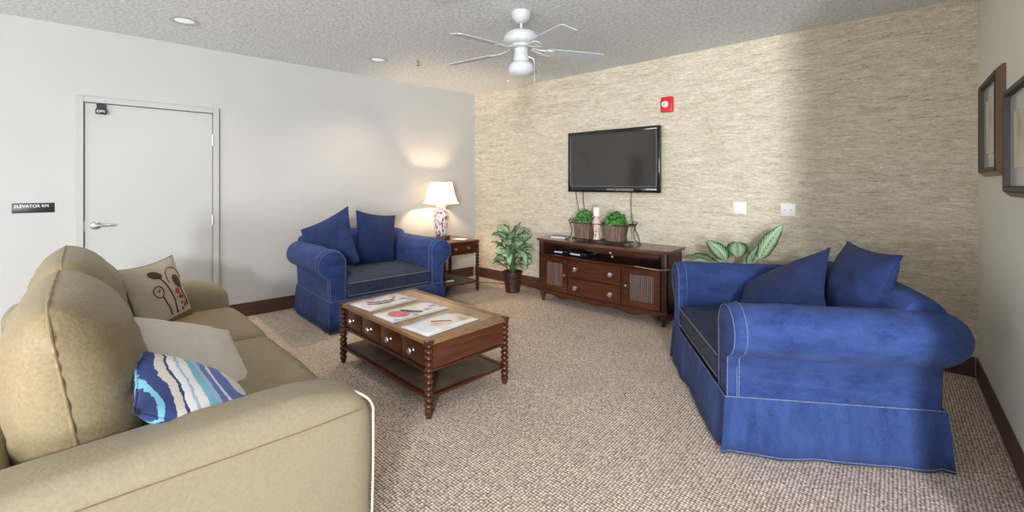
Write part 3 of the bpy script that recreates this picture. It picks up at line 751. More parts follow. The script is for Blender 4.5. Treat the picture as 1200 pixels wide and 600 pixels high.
# magazines lying open on the coffee table
def magazine(label, cx_, cy_, w, l, rot, mat, fold=False, art=None):
    t = thing('magazine', label, 'magazine', (cx_, cy_, TH + 0.0025), rot, 'magazines on the coffee table')
    bm = bm_new()
    for k in range(7):
        o_ = 0.0016 * math.sin(k * 2.1); box(bm, (-w / 2 + o_, -l / 2 - o_, k * 0.0013), (w / 2 + o_, l / 2 - o_, k * 0.0013 + 0.0011))
    obj('pages', bm, 'paper', t, False)
    bm = bm_new(); n = 16; g = []
    for i in range(n + 1):
        g.append([bm.verts.new((-w / 2 + w * j / 6, -l / 2 + l * i / n, 0.0095 + 0.006 * abs(math.sin(PI * i / n * (2 if fold else 1))) * (0.6 + 0.4 * j / 6))) for j in range(7)])
    for i in range(n):
        for j in range(6): bm.faces.new((g[i][j], g[i][j + 1], g[i + 1][j + 1], g[i + 1][j]))
    c = obj('cover', bm, mat, t)
    md = c.modifiers.new('thickness', 'SOLIDIFY'); md.thickness = 0.0008
    if art: art(t, w, l)
    return t
def art_rose(t, w, l):
    def blob(name, pts, mat, z):
        bm = bm_new(); prism(bm, pts, z, z + 0.0006); obj(name, bm, mat, t, False)
    blob('rose_print', [(x, y) for x, y in ell(0.02, -0.12, 0.085, 0.06, 0.3)], 'cover_blob', 0.0165)
    blob('dark_print', [(-0.06, -0.06), (-0.02, -0.075), (0.05, -0.03), (0.10, 0.02), (0.09, 0.04), (0.03, 0.0), (-0.03, -0.03)], 'cover_dark', 0.0174)
def art_line(t, w, l):
    bm = bm_new(); tube(bm, [(-0.04, -0.05, 0.017), (0.0, 0.0, 0.017), (0.05, 0.05, 0.016)], 0.004, 6)
    o = obj('dark_print', bm, 'poppy_band', t)
def art_sketch(t, w, l):
    bm = bm_new()
    tube(bm, [(-0.06, -0.12, 0.017), (-0.02, -0.10, 0.017), (0.02, -0.04, 0.018), (0.03, 0.04, 0.018), (-0.01, 0.10, 0.017)], 0.003, 6)
    tube(bm, [(0.0, -0.15, 0.0165), (0.05, -0.10, 0.017), (0.07, -0.02, 0.018), (0.06, 0.05, 0.018)], 0.003, 6)
    obj('dark_print', bm, 'cover_dark', t)
magazine('magazine with grey sketch and pink cover, nearest the end of table by the armchair', -2.995, 1.88, 0.275, 0.425, math.radians(2), 'cover_sketch', True, art_sketch)
magazine('open white magazine with red rose and dark shape, middle one on the coffee table', -2.625, 1.87, 0.255, 0.465, math.radians(-1), 'cover_pink', True, art_rose)
magazine('pale blue and peach magazine nearest the camera on the coffee table', -2.262, 1.845, 0.265, 0.44, math.radians(2), 'cover_pale', False, art_line)

# end table: local x = width along the wall, front faces local -y
et = thing('end_table', 'small mahogany end table with bobbin legs under the lit lamp', 'table', (-4.42, 3.715, 0), math.radians(83.6))
EX, EY, EH = 0.255, 0.315, 0.665
for sx in (-1, 1):
    for sy in (-1, 1):
        bm = bm_new(); bobbin(bm, sx * EX, sy * EY, 0, EH - 0.015, 0.026, 14); lathe(bm, [(0.024, 0), (0.030, 0.006), (0.030, 0.013), (0.018, 0.020)], sx * EX, sy * EY, 18, z0=EH - 0.018)
        obj('leg', bm, 'wood', et)
bm = bm_new(); box(bm, (-EX - 0.02, -EY - 0.02, EH - 0.022), (EX + 0.02, EY + 0.02, EH), 0.006, 2); obj('table_top', bm, 'console_top', et)
bm = bm_new(); box(bm, (-EX + 0.004, -EY + 0.008, 0.505), (EX - 0.004, EY - 0.008, EH - 0.022), 0.003, 1); box(bm, (-EX, -EY - 0.012, 0.495), (EX, -EY + 0.012, 0.508), 0.003, 1)
obj('apron', bm, 'wood', et, False)
bm = bm_new(); box(bm, (-EX + 0.035, -EY - 0.002, 0.520), (EX - 0.035, -EY + 0.008, EH - 0.034), 0.004, 2); dr = obj('drawer', bm, 'wood', et)
for x in (-0.10, 0.10):
    bm = bm_new(); knob(bm, x, -EY - 0.002, 0.575, 1.15); obj('knob', bm, 'silver', dr)
bm = bm_new()
for a, b_ in (((-EX, -EY - 0.012, 0.115), (EX, -EY + 0.016, 0.135)), ((-EX, EY - 0.016, 0.115), (EX, EY + 0.012, 0.135)), ((-EX - 0.010, -EY, 0.115), (-EX + 0.018, EY, 0.135)), ((EX - 0.018, -EY, 0.115), (EX + 0.010, EY, 0.135))): box(bm, a, b_, 0.004, 2)
obj('shelf_frame', bm, 'wood', et)
bm = bm_new(); box(bm, (-EX + 0.012, -EY + 0.012, 0.117), (EX - 0.012, EY - 0.012, 0.129)); obj('lower_shelf', bm, 'shelf_cane', et, False)
t = thing('book', 'closed book lying on the lower shelf of the end table', 'book', (-4.33, 3.60, 0.1355), math.radians(70))
bm = bm_new(); box(bm, (-0.10, -0.07, 0), (0.10, 0.07, 0.004)); box(bm, (-0.10, -0.07, 0.026), (0.10, 0.07, 0.030)); box(bm, (-0.104, -0.07, 0), (-0.10, 0.07, 0.030)); obj('cover', bm, 'wood_dark', t, False)
bm = bm_new(); box(bm, (-0.099, -0.066, 0.004), (0.096, 0.066, 0.026)); obj('pages', bm, 'paper', t, False)
t = thing('notepaper', 'white paper sheets lying on the end table beside the lamp', 'paper', (-4.27, 3.80, EH + 0.0015), math.radians(20))
bm = bm_new()
for k in range(3): box(bm, (-0.09 + 0.003 * k, -0.06, k * 0.001), (0.09 + 0.003 * k, 0.06 + 0.002 * k, k * 0.001 + 0.0008))
obj('paper_sheets', bm, 'paper', t, False)
t = thing('trinket_box', 'small red-brown wooden box beside the lamp on the end table', 'box', (-4.38, 3.66, EH + 0.001), math.radians(60))
bm = bm_new(); box(bm, (-0.045, -0.035, 0), (0.045, 0.035, 0.035), 0.003, 2); obj('box_body', bm, 'wood', t)
bm = bm_new(); box(bm, (-0.048, -0.038, 0.035), (0.048, 0.038, 0.048), 0.004, 2); obj('lid', bm, 'wood', t)

# table lamp
lx, ly = -4.575, 3.735
tl = thing('table_lamp', 'lit table lamp with painted porcelain body and cream shade on the end table', 'lamp', (lx, ly, EH + 0.001), math.radians(-6))
bm = bm_new(); lathe(bm, [(0.062, 0), (0.070, 0.004), (0.070, 0.014), (0.058, 0.022)], n=28); obj('lamp_base', bm, 'picture_bevel', tl)
bm = bm_new(); lathe(bm, [(0.060, 0.022), (0.072, 0.035), (0.080, 0.09), (0.090, 0.17), (0.099, 0.25), (0.103, 0.31), (0.094, 0.35), (0.074, 0.385), (0.068, 0.41), (0.078, 0.435), (0.070, 0.44)], n=32); obj('lamp_body', bm, 'vase', tl)
bm = bm_new(); lathe(bm, [(0.010, 0.44), (0.010, 0.50), (0.017, 0.505), (0.017, 0.55)], n=12); tube(bm, [(0, 0, 0.55), (0, 0.0, 0.75)], 0.003, 8); lathe(bm, [(0.004, 0.75), (0.010, 0.755), (0.008, 0.77), (0.003, 0.778)], n=12); obj('lamp_neck', bm, 'steel', tl)
def sq_ring(a, z, cut=0.12):
    c_ = a * (1 - cut); P = [(a, c_), (c_, a), (-c_, a), (-a, c_), (-a, -c_), (-c_, -a), (c_, -a), (a, -c_)]
    return [(x, y, z) for x, y in P]
bm = bm_new(); rings = []
for k in range(9):
    s = k / 8; a = 0.185 - 0.075 * (s ** 0.62); rings.append([bm.verts.new(p) for p in sq_ring(a, 0.455 + 0.295 * s)])
for i in range(8):
    for k in range(8): bm.faces.new((rings[i][k], rings[i][(k + 1) % 8], rings[i + 1][(k + 1) % 8], rings[i + 1][k]))
sh = obj('lamp_shade', bm, 'shade_glow', tl, angle=30)
bm = bm_new()
for k in range(8):
    tube(bm, [Vector(sq_ring(0.187 - 0.075 * ((i / 8) ** 0.62), 0.455 + 0.295 * i / 8)[k]) for i in range(9)], 0.0018, 6)
for z, a in ((0.455, 0.187), (0.75, 0.112)): tube(bm, sq_ring(a, z), 0.003, 6, closed=True)
obj('shade_trim', bm, 'shade_trim', sh)
def point(name, loc, e, col, r, parent=None):
    l = bpy.data.lights.new(name, 'POINT'); l.energy = e; l.color = col; l.shadow_soft_size = r
    o = bpy.data.objects.new(name, l); C.objects.link(o); o.location = loc
    if parent: o.parent = parent
    return o
point('bulb_light', (0, 0, 0.60), 34, (1.0, 0.70, 0.42), 0.03, tl)

# ------------------------------------------------------------------ television console
cs = thing('tv_console', 'bow-fronted mahogany media console with drawers and louvred doors below the television', 'console', (-2.42, 4.325, 0))
CX, CY0, CY1, CT = 0.775, -0.205, 0.185, 0.742     # half width, front and back (local y, front is -y)
def bow(x, d=0.055): return CY0 - d * (1 - (x / CX) ** 2)
def bow_strip(bm, x0, x1, z0, z1, dy0, dy1, n=18, d=0.055):
    """curved board following the bowed front: dy0 outer offset (negative = proud), dy1 inner"""
    a = []
    for k in range(n + 1):
        x = x0 + (x1 - x0) * k / n; y = bow(x, d); a.append([bm.verts.new((x, y + q, z)) for q, z in ((dy0, z0), (dy0, z1), (dy1, z1), (dy1, z0))])
    for k in range(n):
        for j in range(4): bm.faces.new((a[k][j], a[k][(j + 1) % 4], a[k + 1][(j + 1) % 4], a[k + 1][j]))
    bm.faces.new(a[0]); bm.faces.new(a[-1][::-1])
def bow_panel(bm, x0, x1, z0, z1, back, ov=0.0, n=24):
    top = [(x0 + (x1 - x0) * k / n, bow(x0 + (x1 - x0) * k / n) - ov) for k in range(n + 1)] + [(x1, back), (x0, back)]
    prism(bm, top, z0, z1)
bm = bm_new(); bow_panel(bm, -CX - 0.035, CX + 0.035, CT - 0.014, CT, CY1 + 0.01, 0.028); bow_panel(bm, -CX - 0.022, CX + 0.022, CT - 0.028, CT - 0.014, CY1 + 0.005, 0.016)
o = obj('console_top', bm, 'console_top', cs, False)
bm = bm_new()
for sx in (-1, 1):
    box(bm, (sx * CX - (0.02 if sx > 0 else 0), CY0, 0.13), (sx * CX + (0 if sx > 0 else 0.02), CY1, CT - 0.028))
box(bm, (-CX, CY1 - 0.012, 0.13), (CX, CY1, CT - 0.028))
bow_panel(bm, -CX, CX, 0.125, 0.150, CY1, 0.0); bow_panel(bm, -CX, CX, 0.545, 0.562, CY1, 0.002)
bow_strip(bm, -CX, CX, CT - 0.060, CT - 0.028, 0.0, 0.02)
for x in (-0.33, 0.33): bow_strip(bm, x - 0.014, x + 0.014, 0.15, 0.545, 0.0, 0.03, 3)
bow_strip(bm, -0.33, 0.33, 0.338, 0.356, 0.002, 0.03)
for sx in (-1, 1): box(bm, (min(sx * 0.72, sx * CX), CY0 - 0.012, 0.13), (max(sx * 0.72, sx * CX), CY0 + 0.03, CT - 0.028), 0.004, 2)
box(bm, (-CX + 0.02, CY0 + 0.06, 0.150), (CX - 0.02, CY0 + 0.07, 0.545))
obj('cabinet_body', bm, 'wood_dark', cs, True, 30)
bm = bm_new(); bow_strip(bm, -CX - 0.012, CX + 0.012, 0.118, 0.146, -0.016, 0.01); bow_strip(bm, -CX - 0.006, CX + 0.006, 0.551, 0.565, -0.008, 0.01)
# shaped apron under the front
a = []
for k in range(41):
    x = -0.70 + 1.40 * k / 40; dz = 0.018 + 0.030 * math.exp(-((abs(x) - 0.42) / 0.10) ** 2) + 0.016 * math.exp(-(x / 0.14) ** 2)
    y = bow(x); a.append([bm.verts.new((x, y + q, z)) for q, z in ((-0.004, 0.12 - dz), (-0.004, 0.122), (0.014, 0.122), (0.014, 0.12 - dz))])
for k in range(40):
    for j in range(4): bm.faces.new((a[k][j], a[k][(j + 1) % 4], a[k + 1][(j + 1) % 4], a[k + 1][j]))
obj('moulding', bm, 'wood', cs, True, 30)
for sx in (-1, 1):
    for y in (CY0 + 0.02, CY1 - 0.04):
        bm = bm_new(); lathe(bm, [(0.018, 0), (0.022, 0.01), (0.020, 0.03), (0.030, 0.06), (0.042, 0.09), (0.036, 0.105), (0.030, 0.110), (0.040, 0.116), (0.040, 0.122)], sx * 0.735, y, 22); obj('foot', bm, 'wood_v', cs)
for z0, z1 in ((0.155, 0.336), (0.360, 0.542)):
    bm = bm_new(); bow_strip(bm, -0.312, 0.312, z0, z1, -0.012, 0.02); dr = obj('drawer', bm, 'wood', cs, True, 30)
    for x in (-0.215, 0.215):
        bm = bm_new(); y = bow(x) - 0.012; knob(bm, x, y, (z0 + z1) / 2, 1.8); obj('knob', bm, 'silver', dr)
for sx in (-1, 1):
    x0, x1 = (0.348, 0.714) if sx > 0 else (-0.714, -0.348)
    bm = bm_new(); bow_strip(bm, x0, x0 + 0.062, 0.155, 0.540, -0.010, 0.014, 4); bow_strip(bm, x1 - 0.062, x1, 0.155, 0.540, -0.010, 0.014, 4)
    bow_strip(bm, x0 + 0.06, x1 - 0.06, 0.155, 0.215, -0.009, 0.014, 8); bow_strip(bm, x0 + 0.06, x1 - 0.06, 0.480, 0.540, -0.009, 0.014, 8)
    dd = obj('door', bm, 'wood', cs, True, 30)
    bm = bm_new(); n = 13
    for k in range(n):
        x = x0 + 0.068 + (x1 - x0 - 0.136) * k / (n - 1); lathe(bm, [(0.0072, 0.215), (0.0072, 0.48)], x, bow(x) + 0.004, 8)
    sl = obj('louvre_panel', bm, 'slat', dd); sl['label'] = 'panel of thin upright reed slats'
    bm = bm_new(); xk = x0 + 0.028 if sx > 0 else x1 - 0.028; knob(bm, xk, bow(xk) - 0.010, 0.36, 0.9); obj('knob', bm, 'silver', dd)
# flap door folded up in the open bay, with its catch
bm = bm_new(); bow_strip(bm, -0.10, 0.70, CT - 0.085, CT - 0.060, 0.015, 0.03); fl = obj('flap_door', bm, 'wood', cs, True, 30)
for x in (0.20, ):
    bm = bm_new(); knob(bm, x, bow(x) + 0.012, CT - 0.072, 0.9); knob(bm, x, bow(x) + 0.05, CT - 0.115, 0.9); obj('knob', bm, 'silver', fl)

def device(name, label, x, y, w, d_, h, rot):
    t = thing(name, label, 'electronics', (x, y, 0.5635), rot)
    bm = bm_new(); box(bm, (-w / 2, -d_ / 2, 0.004), (w / 2, d_ / 2, h), 0.004, 2); obj('case', bm, 'black_gloss', t)
    bm = bm_new(); box(bm, (-w * 0.4, -d_ / 2 - 0.001, h * 0.35), (w * 0.15, -d_ / 2 + 0.001, h * 0.7)); obj('display', bm, 'mat_board', t, False)
    for sx in (-1, 1):
        for sy in (-1, 1):
            bm = bm_new(); lathe(bm, [(0.008, 0), (0.008, 0.005)], sx * w * 0.4, sy * d_ * 0.4, 10); obj('rubber_foot', bm, 'black', t)
device('cable_box', 'black cable box, left of two devices in the open bay of the console', -2.95, 4.28, 0.20, 0.18, 0.045, 0.05)
device('disc_player', 'flat black disc player, right of two devices in the open console bay', -2.68, 4.26, 0.26, 0.20, 0.05, -0.1)

# things on the console
t = thing('paper_stack', 'small stack of papers at the left end of the console', 'papers', (-3.03, 4.30, CT + 0.001), 0.2)
bm = bm_new()
for k in range(6): box(bm, (-0.09 + 0.003 * math.sin(k * 3), -0.06, k * 0.003), (0.09, 0.06 + 0.003 * math.sin(k * 2), k * 0.003 + 0.0026))
obj('paper_sheets', bm, 'paper', t, False)
bm = bm_new(); box(bm, (-0.092, -0.062, 0.018), (0.092, 0.062, 0.021)); obj('cover', bm, 'wood_dark', t, False)

# wrought-iron caddy with two slatted planters and a candle
SX, SY, SZ = -2.44, 4.27, CT + 0.001
cd = thing('iron_planter_caddy', 'wrought-iron caddy with scrolled ends holding two planters and a candle', 'rack', (SX, SY, SZ))
bm = bm_new(); box(bm, (-0.34, -0.09, 0.022), (0.34, 0.09, 0.030), 0.002, 1); obj('tray', bm, 'iron', cd, False)
bm = bm_new()
for sy in (-1, 1):
    tube(bm, [(-0.36, sy * 0.09, 0.205), (0.36, sy * 0.09, 0.205)], 0.005, 8)
for sx in (-1, 1): tube(bm, [(sx * 0.36, -0.09, 0.205), (sx * 0.36, 0.09, 0.205)], 0.005, 8)
for sx in (-1, 1):
    for sy in (-1, 1):
        tube(bm, [(sx * 0.42, sy * 0.09, 0.006), (sx * 0.385, sy * 0.09, 0.012), (sx * 0.35, sy * 0.09, 0.05), (sx * 0.335, sy * 0.09, 0.12), (sx * 0.36, sy * 0.09, 0.205), (sx * 0.385, sy * 0.09, 0.235)], 0.0055, 8)
obj('rack_frame', bm, 'iron', cd)
for sx in (-1, 1):
    bm = bm_new(); pts = []
    for k in range(26):
        a = k / 25 * 2.4 * PI; r = 0.032 * (1 - 0.75 * k / 25); pts.append((sx * (0.400 + r * math.cos(a) - 0.01), 0, 0.225 + r * math.sin(a)))
    tube(bm, pts, 0.004, 8); tube(bm, [(sx * 0.385, -0.09, 0.232), (sx * 0.41, 0, 0.225), (sx * 0.385, 0.09, 0.232)], 0.004, 8); obj('scroll_handle', bm, 'iron', cd)
def planter(label, x, seed):
    t = thing('slatted_planter', label, 'planter', (x, SY, SZ + 0.031), 0, 'slatted planters in the iron caddy')
    bm = bm_new(); w0, w1, hh = 0.085, 0.108, 0.185
    for s in range(4):
        R_ = Matrix.Rotation(s * PI / 2, 4, 'Z')
        for k in range(6):
            a0 = -1 + 2 * k / 6 + 0.02; a1 = a0 + 2 / 6 - 0.04; vs = []
            for off in (0, 0.007):
                for (a_, w_, z) in ((a0, w0, 0), (a1, w0, 0), (a1, w1, hh), (a0, w1, hh)):
                    vs.append(bm.verts.new(R_ @ Vector((a_ * w_ * 0.99, -(w_ - off) * 0.82 if s % 2 == 0 else -(w_ - off), z)) if s % 2 == 0 else R_ @ Vector((a_ * w_ * 0.82, -(w_ - off), z))))
            for f in ((0, 1, 2, 3), (4, 7, 6, 5), (0, 4, 5, 1), (1, 5, 6, 2), (2, 6, 7, 3), (3, 7, 4, 0)): bm.faces.new([vs[i] for i in f])
    box(bm, (-w0, -w0 * 0.8, 0.0), (w0, w0 * 0.8, 0.008))
    for z, w_ in ((0.02, 0.0885), (0.165, 0.1065)):
        for sy in (-1, 1): box(bm, (-w_ * 1.01, sy * w_ * 0.82 - 0.003, z), (w_ * 1.01, sy * w_ * 0.82 + 0.003, z + 0.012))
        for sx in (-1, 1): box(bm, (sx * w_ - 0.003, -w_ * 0.83, z), (sx * w_ + 0.003, w_ * 0.83, z + 0.012))
    obj('planter_box', bm, 'planter', t, False)
    bm = bm_new(); box(bm, (-0.098, -0.078, 0.150), (0.098, 0.078, 0.165)); obj('soil', bm, 'soil', t, False)
    rnd = random.Random(seed); bm = bm_new()
    for k in range(420):
        th = rnd.uniform(0, 2 * PI); ph = math.acos(rnd.uniform(-0.35, 1)); rr = rnd.uniform(0.6, 1.0)
        d_ = Vector((math.sin(ph) * math.cos(th), math.sin(ph) * math.sin(th), math.cos(ph)))
        c_ = Vector((d_.x * 0.125 * rr, d_.y * 0.105 * rr, 0.195 + d_.z * 0.125 * rr))
        s = rnd.uniform(0.014, 0.024); q = d_.lerp(Vector((rnd.uniform(-1, 1), rnd.uniform(-1, 1), rnd.uniform(-0.3, 1))), 0.6).normalized()
        u = q.orthogonal().normalized(); u = Matrix.Rotation(rnd.uniform(0, 6.28), 3, q) @ u; v = q.cross(u)
        P_ = [c_ - u * s * 1.2, c_ - u * 0.3 * s + v * s * 0.7 + q * s * 0.15, c_ + u * s * 1.2 - q * s * 0.3, c_ - u * 0.3 * s - v * s * 0.7 + q * s * 0.15]
        bm.faces.new([bm.verts.new(p) for p in P_])
    obj('foliage', bm, 'topiary', t, False)
    bm = bm_new()
    for k in range(7): 
        a = k * 0.9; tube(bm, [(0.02 * math.cos(a), 0.02 * math.sin(a), 0.16), (0.05 * math.cos(a), 0.05 * math.sin(a), 0.22), (0.07 * math.cos(a), 0.06 * math.sin(a), 0.26)], 0.003, 5)
    obj('stems', bm, 'stem', t)
planter('slatted wooden planter of bushy green leaves left of the candle', SX - 0.215, 1)
planter('slatted wooden planter of bushy green leaves right of the candle', SX + 0.175, 2)
ch = thing('candle_holder', 'pink patterned candle holder between the two planters', 'candle holder', (SX - 0.04, SY - 0.045, SZ + 0.031))
bm = bm_new(); lathe(bm, [(0.040, 0), (0.044, 0.006), (0.036, 0.02), (0.030, 0.05), (0.034, 0.09), (0.044, 0.14), (0.048, 0.18), (0.040, 0.215), (0.028, 0.235), (0.030, 0.245)], n=26); obj('holder_column', bm, 'holder', ch)
bm = bm_new(); lathe(bm, [(0.030, 0.245), (0.050, 0.250), (0.052, 0.258), (0.044, 0.259)], n=26); obj('candle_plate', bm, 'holder', ch)
cn = thing('pillar_candle', 'cream pillar candle standing on the pink patterned holder', 'candle', (SX - 0.04, SY - 0.045, SZ + 0.031 + 0.2595))
bm = bm_new(); lathe(bm, [(0.036, 0), (0.037, 0.004), (0.037, 0.094), (0.034, 0.099), (0.020, 0.094), (0.004, 0.092)], n=26); obj('candle_body', bm, 'candle', cn)
bm = bm_new(); tube(bm, [(0, 0, 0.09), (0.001, 0, 0.10), (0.003, 0, 0.108)], 0.0012, 6); obj('wick', bm, 'black', cn)

# ------------------------------------------------------------------ television
tv = thing('television', 'flat black television mounted on the wallpapered wall above the console', 'television', (-2.42, 4.47, 1.295))
TW, THH = 0.575, 0.715
bm = bm_new(); box(bm, (-TW, -0.035, 0), (TW, 0.010, THH), 0.008, 2); obj('housing', bm, 'black', tv)
bm = bm_new()
for a, b_ in (((-TW, -0.042, 0.0), (TW, -0.030, 0.068)), ((-TW, -0.042, THH - 0.040), (TW, -0.030, THH)), ((-TW, -0.0425, 0.0), (-TW + 0.035, -0.030, THH)), ((TW - 0.035, -0.0425, 0.0), (TW, -0.030, THH))): box(bm, a, b_, 0.003, 2)
obj('bezel', bm, 'black_gloss', tv)
bm = bm_new(); box(bm, (-TW + 0.034, -0.0365, 0.066), (TW - 0.034, -0.034, THH - 0.039)); obj('screen', bm, 'screen', tv, False)
bm = bm_new(); box(bm, (-TW + 0.0345, -0.0435, 0.070), (-TW + 0.0375, -0.0425, THH - 0.042)); box(bm, (TW - 0.0375, -0.0435, 0.070), (TW - 0.0345, -0.0425, THH - 0.042)); box(bm, (-TW + 0.036, -0.0425, 0.0655), (TW - 0.036, -0.0418, 0.068)); o = obj('chrome_trim', bm, 'steel', tv, False); o['label'] = 'thin silver line round the screen'
bm = bm_new(); box(bm, (-0.05, -0.0428, 0.030), (0.05, -0.0418, 0.038)); obj('maker_mark', bm, 'silver', tv, False)
bm = bm_new(); box(bm, (0.06, -0.046, 0.018), (0.28, -0.042, 0.046), 0.001, 1); obj('reflection_strip', bm, 'grey_piping', tv, False)  # paler strip standing for a reflection on the lower bezel
bm = bm_new(); box(bm, (-0.25, 0.010, 0.2), (0.25, 0.074, 0.5)); obj('wall_bracket', bm, 'black', tv, False)
def cable(label, pts, r=0.004, mat='cord'):
    bm = bm_new(); P_ = [Vector(p) for p in pts]; Q = []
    for i in range(len(P_) - 1):
        a, b_, c_, d_ = P_[max(i - 1, 0)], P_[i], P_[i + 1], P_[min(i + 2, len(P_) - 1)]
        for k in range(8):
            s = k / 8; Q.append(0.5 * ((2 * b_) + (c_ - a) * s + (2 * a - 5 * b_ + 4 * c_ - d_) * s * s + (3 * b_ - a - 3 * c_ + d_) * s ** 3))
    Q.append(P_[-1]); tube(bm, Q, r, 6); return tag(obj('power_cable', bm, mat), label, 'cable')
cable('dark cable hanging from the television, leftmost of the three', [(-2.90, 4.45, 1.30), (-2.88, 4.46, 1.15), (-2.83, 4.45, 0.95), (-2.82, 4.53, 0.76), (-2.82, 4.534, 0.60)])
cable('dark cable hanging from the television, between the other two', [(-2.80, 4.46, 1.30), (-2.80, 4.47, 1.15), (-2.76, 4.47, 0.98), (-2.76, 4.53, 0.76), (-2.76, 4.534, 0.60)])
cable('dark cable hanging from the television, rightmost of the three', [(-2.17, 4.45, 1.30), (-2.18, 4.46, 1.15), (-2.165, 4.46, 0.98), (-2.13, 4.49, 0.85), (-2.12, 4.53, 0.765), (-2.12, 4.534, 0.60)])
cable('dark cable along the baseboard behind the potted plant', [(-4.50, 4.20, 0.006), (-4.15, 4.40, 0.006), (-3.85, 4.47, 0.006), (-3.5, 4.50, 0.006), (-3.2, 4.48, 0.006)])
cable('thin pale cable drooping from the right end of the console', [(-1.95, 4.055, 0.57), (-1.72, 4.085, 0.555), (-1.62, 4.12, 0.565), (-1.54, 4.22, 0.56), (-1.50, 4.40, 0.45), (-1.48, 4.52, 0.35)], 0.0025, 'cable')

# ------------------------------------------------------------------ wall fittings
fa = thing('fire_alarm', 'red fire alarm with round white strobe high on the wallpapered wall', 'alarm', (-1.80, YB, 2.15))
bm = bm_new(); box(bm, (-0.06, -0.055, 0), (0.06, 0, 0.16), 0.008, 3); box(bm, (0.030, -0.062, 0.02), (0.040, -0.054, 0.14), 0.002, 1); obj('alarm_housing', bm, 'red', fa)
bm = bm_new(); lathe(bm, [(0.036, -0.055), (0.036, -0.062), (0.028, -0.072), (0.012, -0.075)], -0.014, 0, 22, axis='y', z0=0.080); obj('strobe', bm, 'white_plastic', fa)
bm = bm_new(); lathe(bm, [(0.010, -0.075), (0.010, -0.079)], -0.014, 0, 14, axis='y', z0=0.080); obj('strobe_lens', bm, 'steel', fa)
def plate(name, label, x, z, inner):
    t = thing(name, label, 'switch', (x, YB, z), 0)
    bm = bm_new(); box(bm, (-0.058, -0.008, -0.058), (0.058, 0, 0.058), 0.004, 2); obj('wall_plate', bm, 'white_plastic', t)
    inner(t)
def rockers(t):
    for x in (-0.024, 0.024):
        bm = bm_new(); box(bm, (x - 0.017, -0.013, -0.034), (x + 0.017, -0.007, 0.034), 0.002, 1); obj('rocker', bm, 'sign_white', t)
def toggles(t):
    for x in (-0.023, 0.023):
        bm = bm_new(); box(bm, (x - 0.005, -0.020, -0.010), (x + 0.005, -0.007, 0.006), 0.002, 1); obj('toggle', bm, 'fan_blade', t)
plate('light_switch', 'white double rocker switch plate, left one on the wallpapered wall', -1.11, 1.163, rockers)
plate('light_switch', 'white double toggle switch plate, right one on the wallpapered wall', -0.715, 1.160, toggles)

# ELEVATOR RM sign
c_ = left_pt(4.51, 0.0); sg = thing('door_sign', 'black ELEVATOR RM sign with white letters on the white wall', 'sign', (c_.x, c_.y, 1.196), LROT)
bm = bm_new(); box(bm, (-0.118, -0.006, -0.040), (0.118, 0, 0.040), 0.003, 2)
text_mesh('sign_text', 'ELEVATOR RM', 0.033, 'sign_white', sg, (-0.010, -0.007, 0.014), (PI / 2, 0, 0), 0.0008, 0.90)
rnd = random.Random(3)
for k in range(20):
    for j in range(3):
        if rnd.random() < 0.5: lathe(bm, [(0.0013, 0), (0.0008, -0.0012)], -0.10 + k * 0.0095, -0.006, 6, axis='y', z0=-0.012 - j * 0.005)
obj('sign_plate', bm, 'black', sg)

# hook over the top of the door
c_ = left_pt(4.11, 0.0); hk = thing('over_door_tag', 'small black tag with white letters hooked over the top of the door', 'tag', (c_.x, c_.y, 2.02), LROT)
bm = bm_new(); box(bm, (-0.028, -0.034, 0.025), (0.028, -0.0285, 0.075), 0.002, 1); box(bm, (-0.036, -0.045, -0.02), (0.036, -0.0285, 0.028), 0.008, 3); obj('tag_body', bm, 'black', hk)
text_mesh('tag_text', 'OPS', 0.030, 'sign_white', hk, (0, -0.0458, 0.004), (PI / 2, 0, 0), 0.0006, 1.0)

# framed prints on the right wall (seen almost edge-on)
def picture(label, y0, y1, z0, z1):
    t = thing('framed_print', label, 'picture', (XR, (y0 + y1) / 2, (z0 + z1) / 2), 0, 'framed prints on the right wall')
    hw, hh = (y1 - y0) / 2, (z1 - z0) / 2
    def ring(bm, a, xa, b_, xb):
        """rectangular ring between inset a at depth xa and inset b at depth xb"""
        P1 = [bm.verts.new((xa, sy * (hw - a), sz * (hh - a))) for sy, sz in ((-1, -1), (1, -1), (1, 1), (-1, 1))]
        P2 = [bm.verts.new((xb, sy * (hw - b_), sz * (hh - b_))) for sy, sz in ((-1, -1), (1, -1), (1, 1), (-1, 1))]
        for k in range(4): bm.faces.new((P1[k], P1[(k + 1) % 4], P2[(k + 1) % 4], P2[k]))
    bm = bm_new(); ring(bm, 0.0, 0.0, 0.0, -0.012); ring(bm, 0, -0.012, 0.022, -0.036); fr = obj('frame_slope', bm, 'picture_bevel', t, False)
    bm = bm_new(); ring(bm, 0.022, -0.036, 0.030, -0.042); ring(bm, 0.030, -0.042, 0.048, -0.040); ring(bm, 0.048, -0.040, 0.055, -0.016); obj('frame_rim', bm, 'picture_frame', t, False)
    bm = bm_new(); box(bm, (-0.018, -hw + 0.05, -hh + 0.05), (-0.001, hw - 0.05, hh - 0.05)); obj('mat_board', bm, 'mat_board', t, False)
    bm = bm_new(); box(bm, (-0.0195, -hw + 0.15, -hh + 0.14), (-0.017, hw - 0.15, hh - 0.14)); obj('print', bm, 'print_art', t, False)
picture('dark-framed print on the right wall, nearer the wallpapered corner', 3.50, 4.16, 1.44, 2.045)
picture('dark-framed print on the right wall, nearer the camera and cut by the frame edge', 2.70, 3.31, 1.33, 1.88)

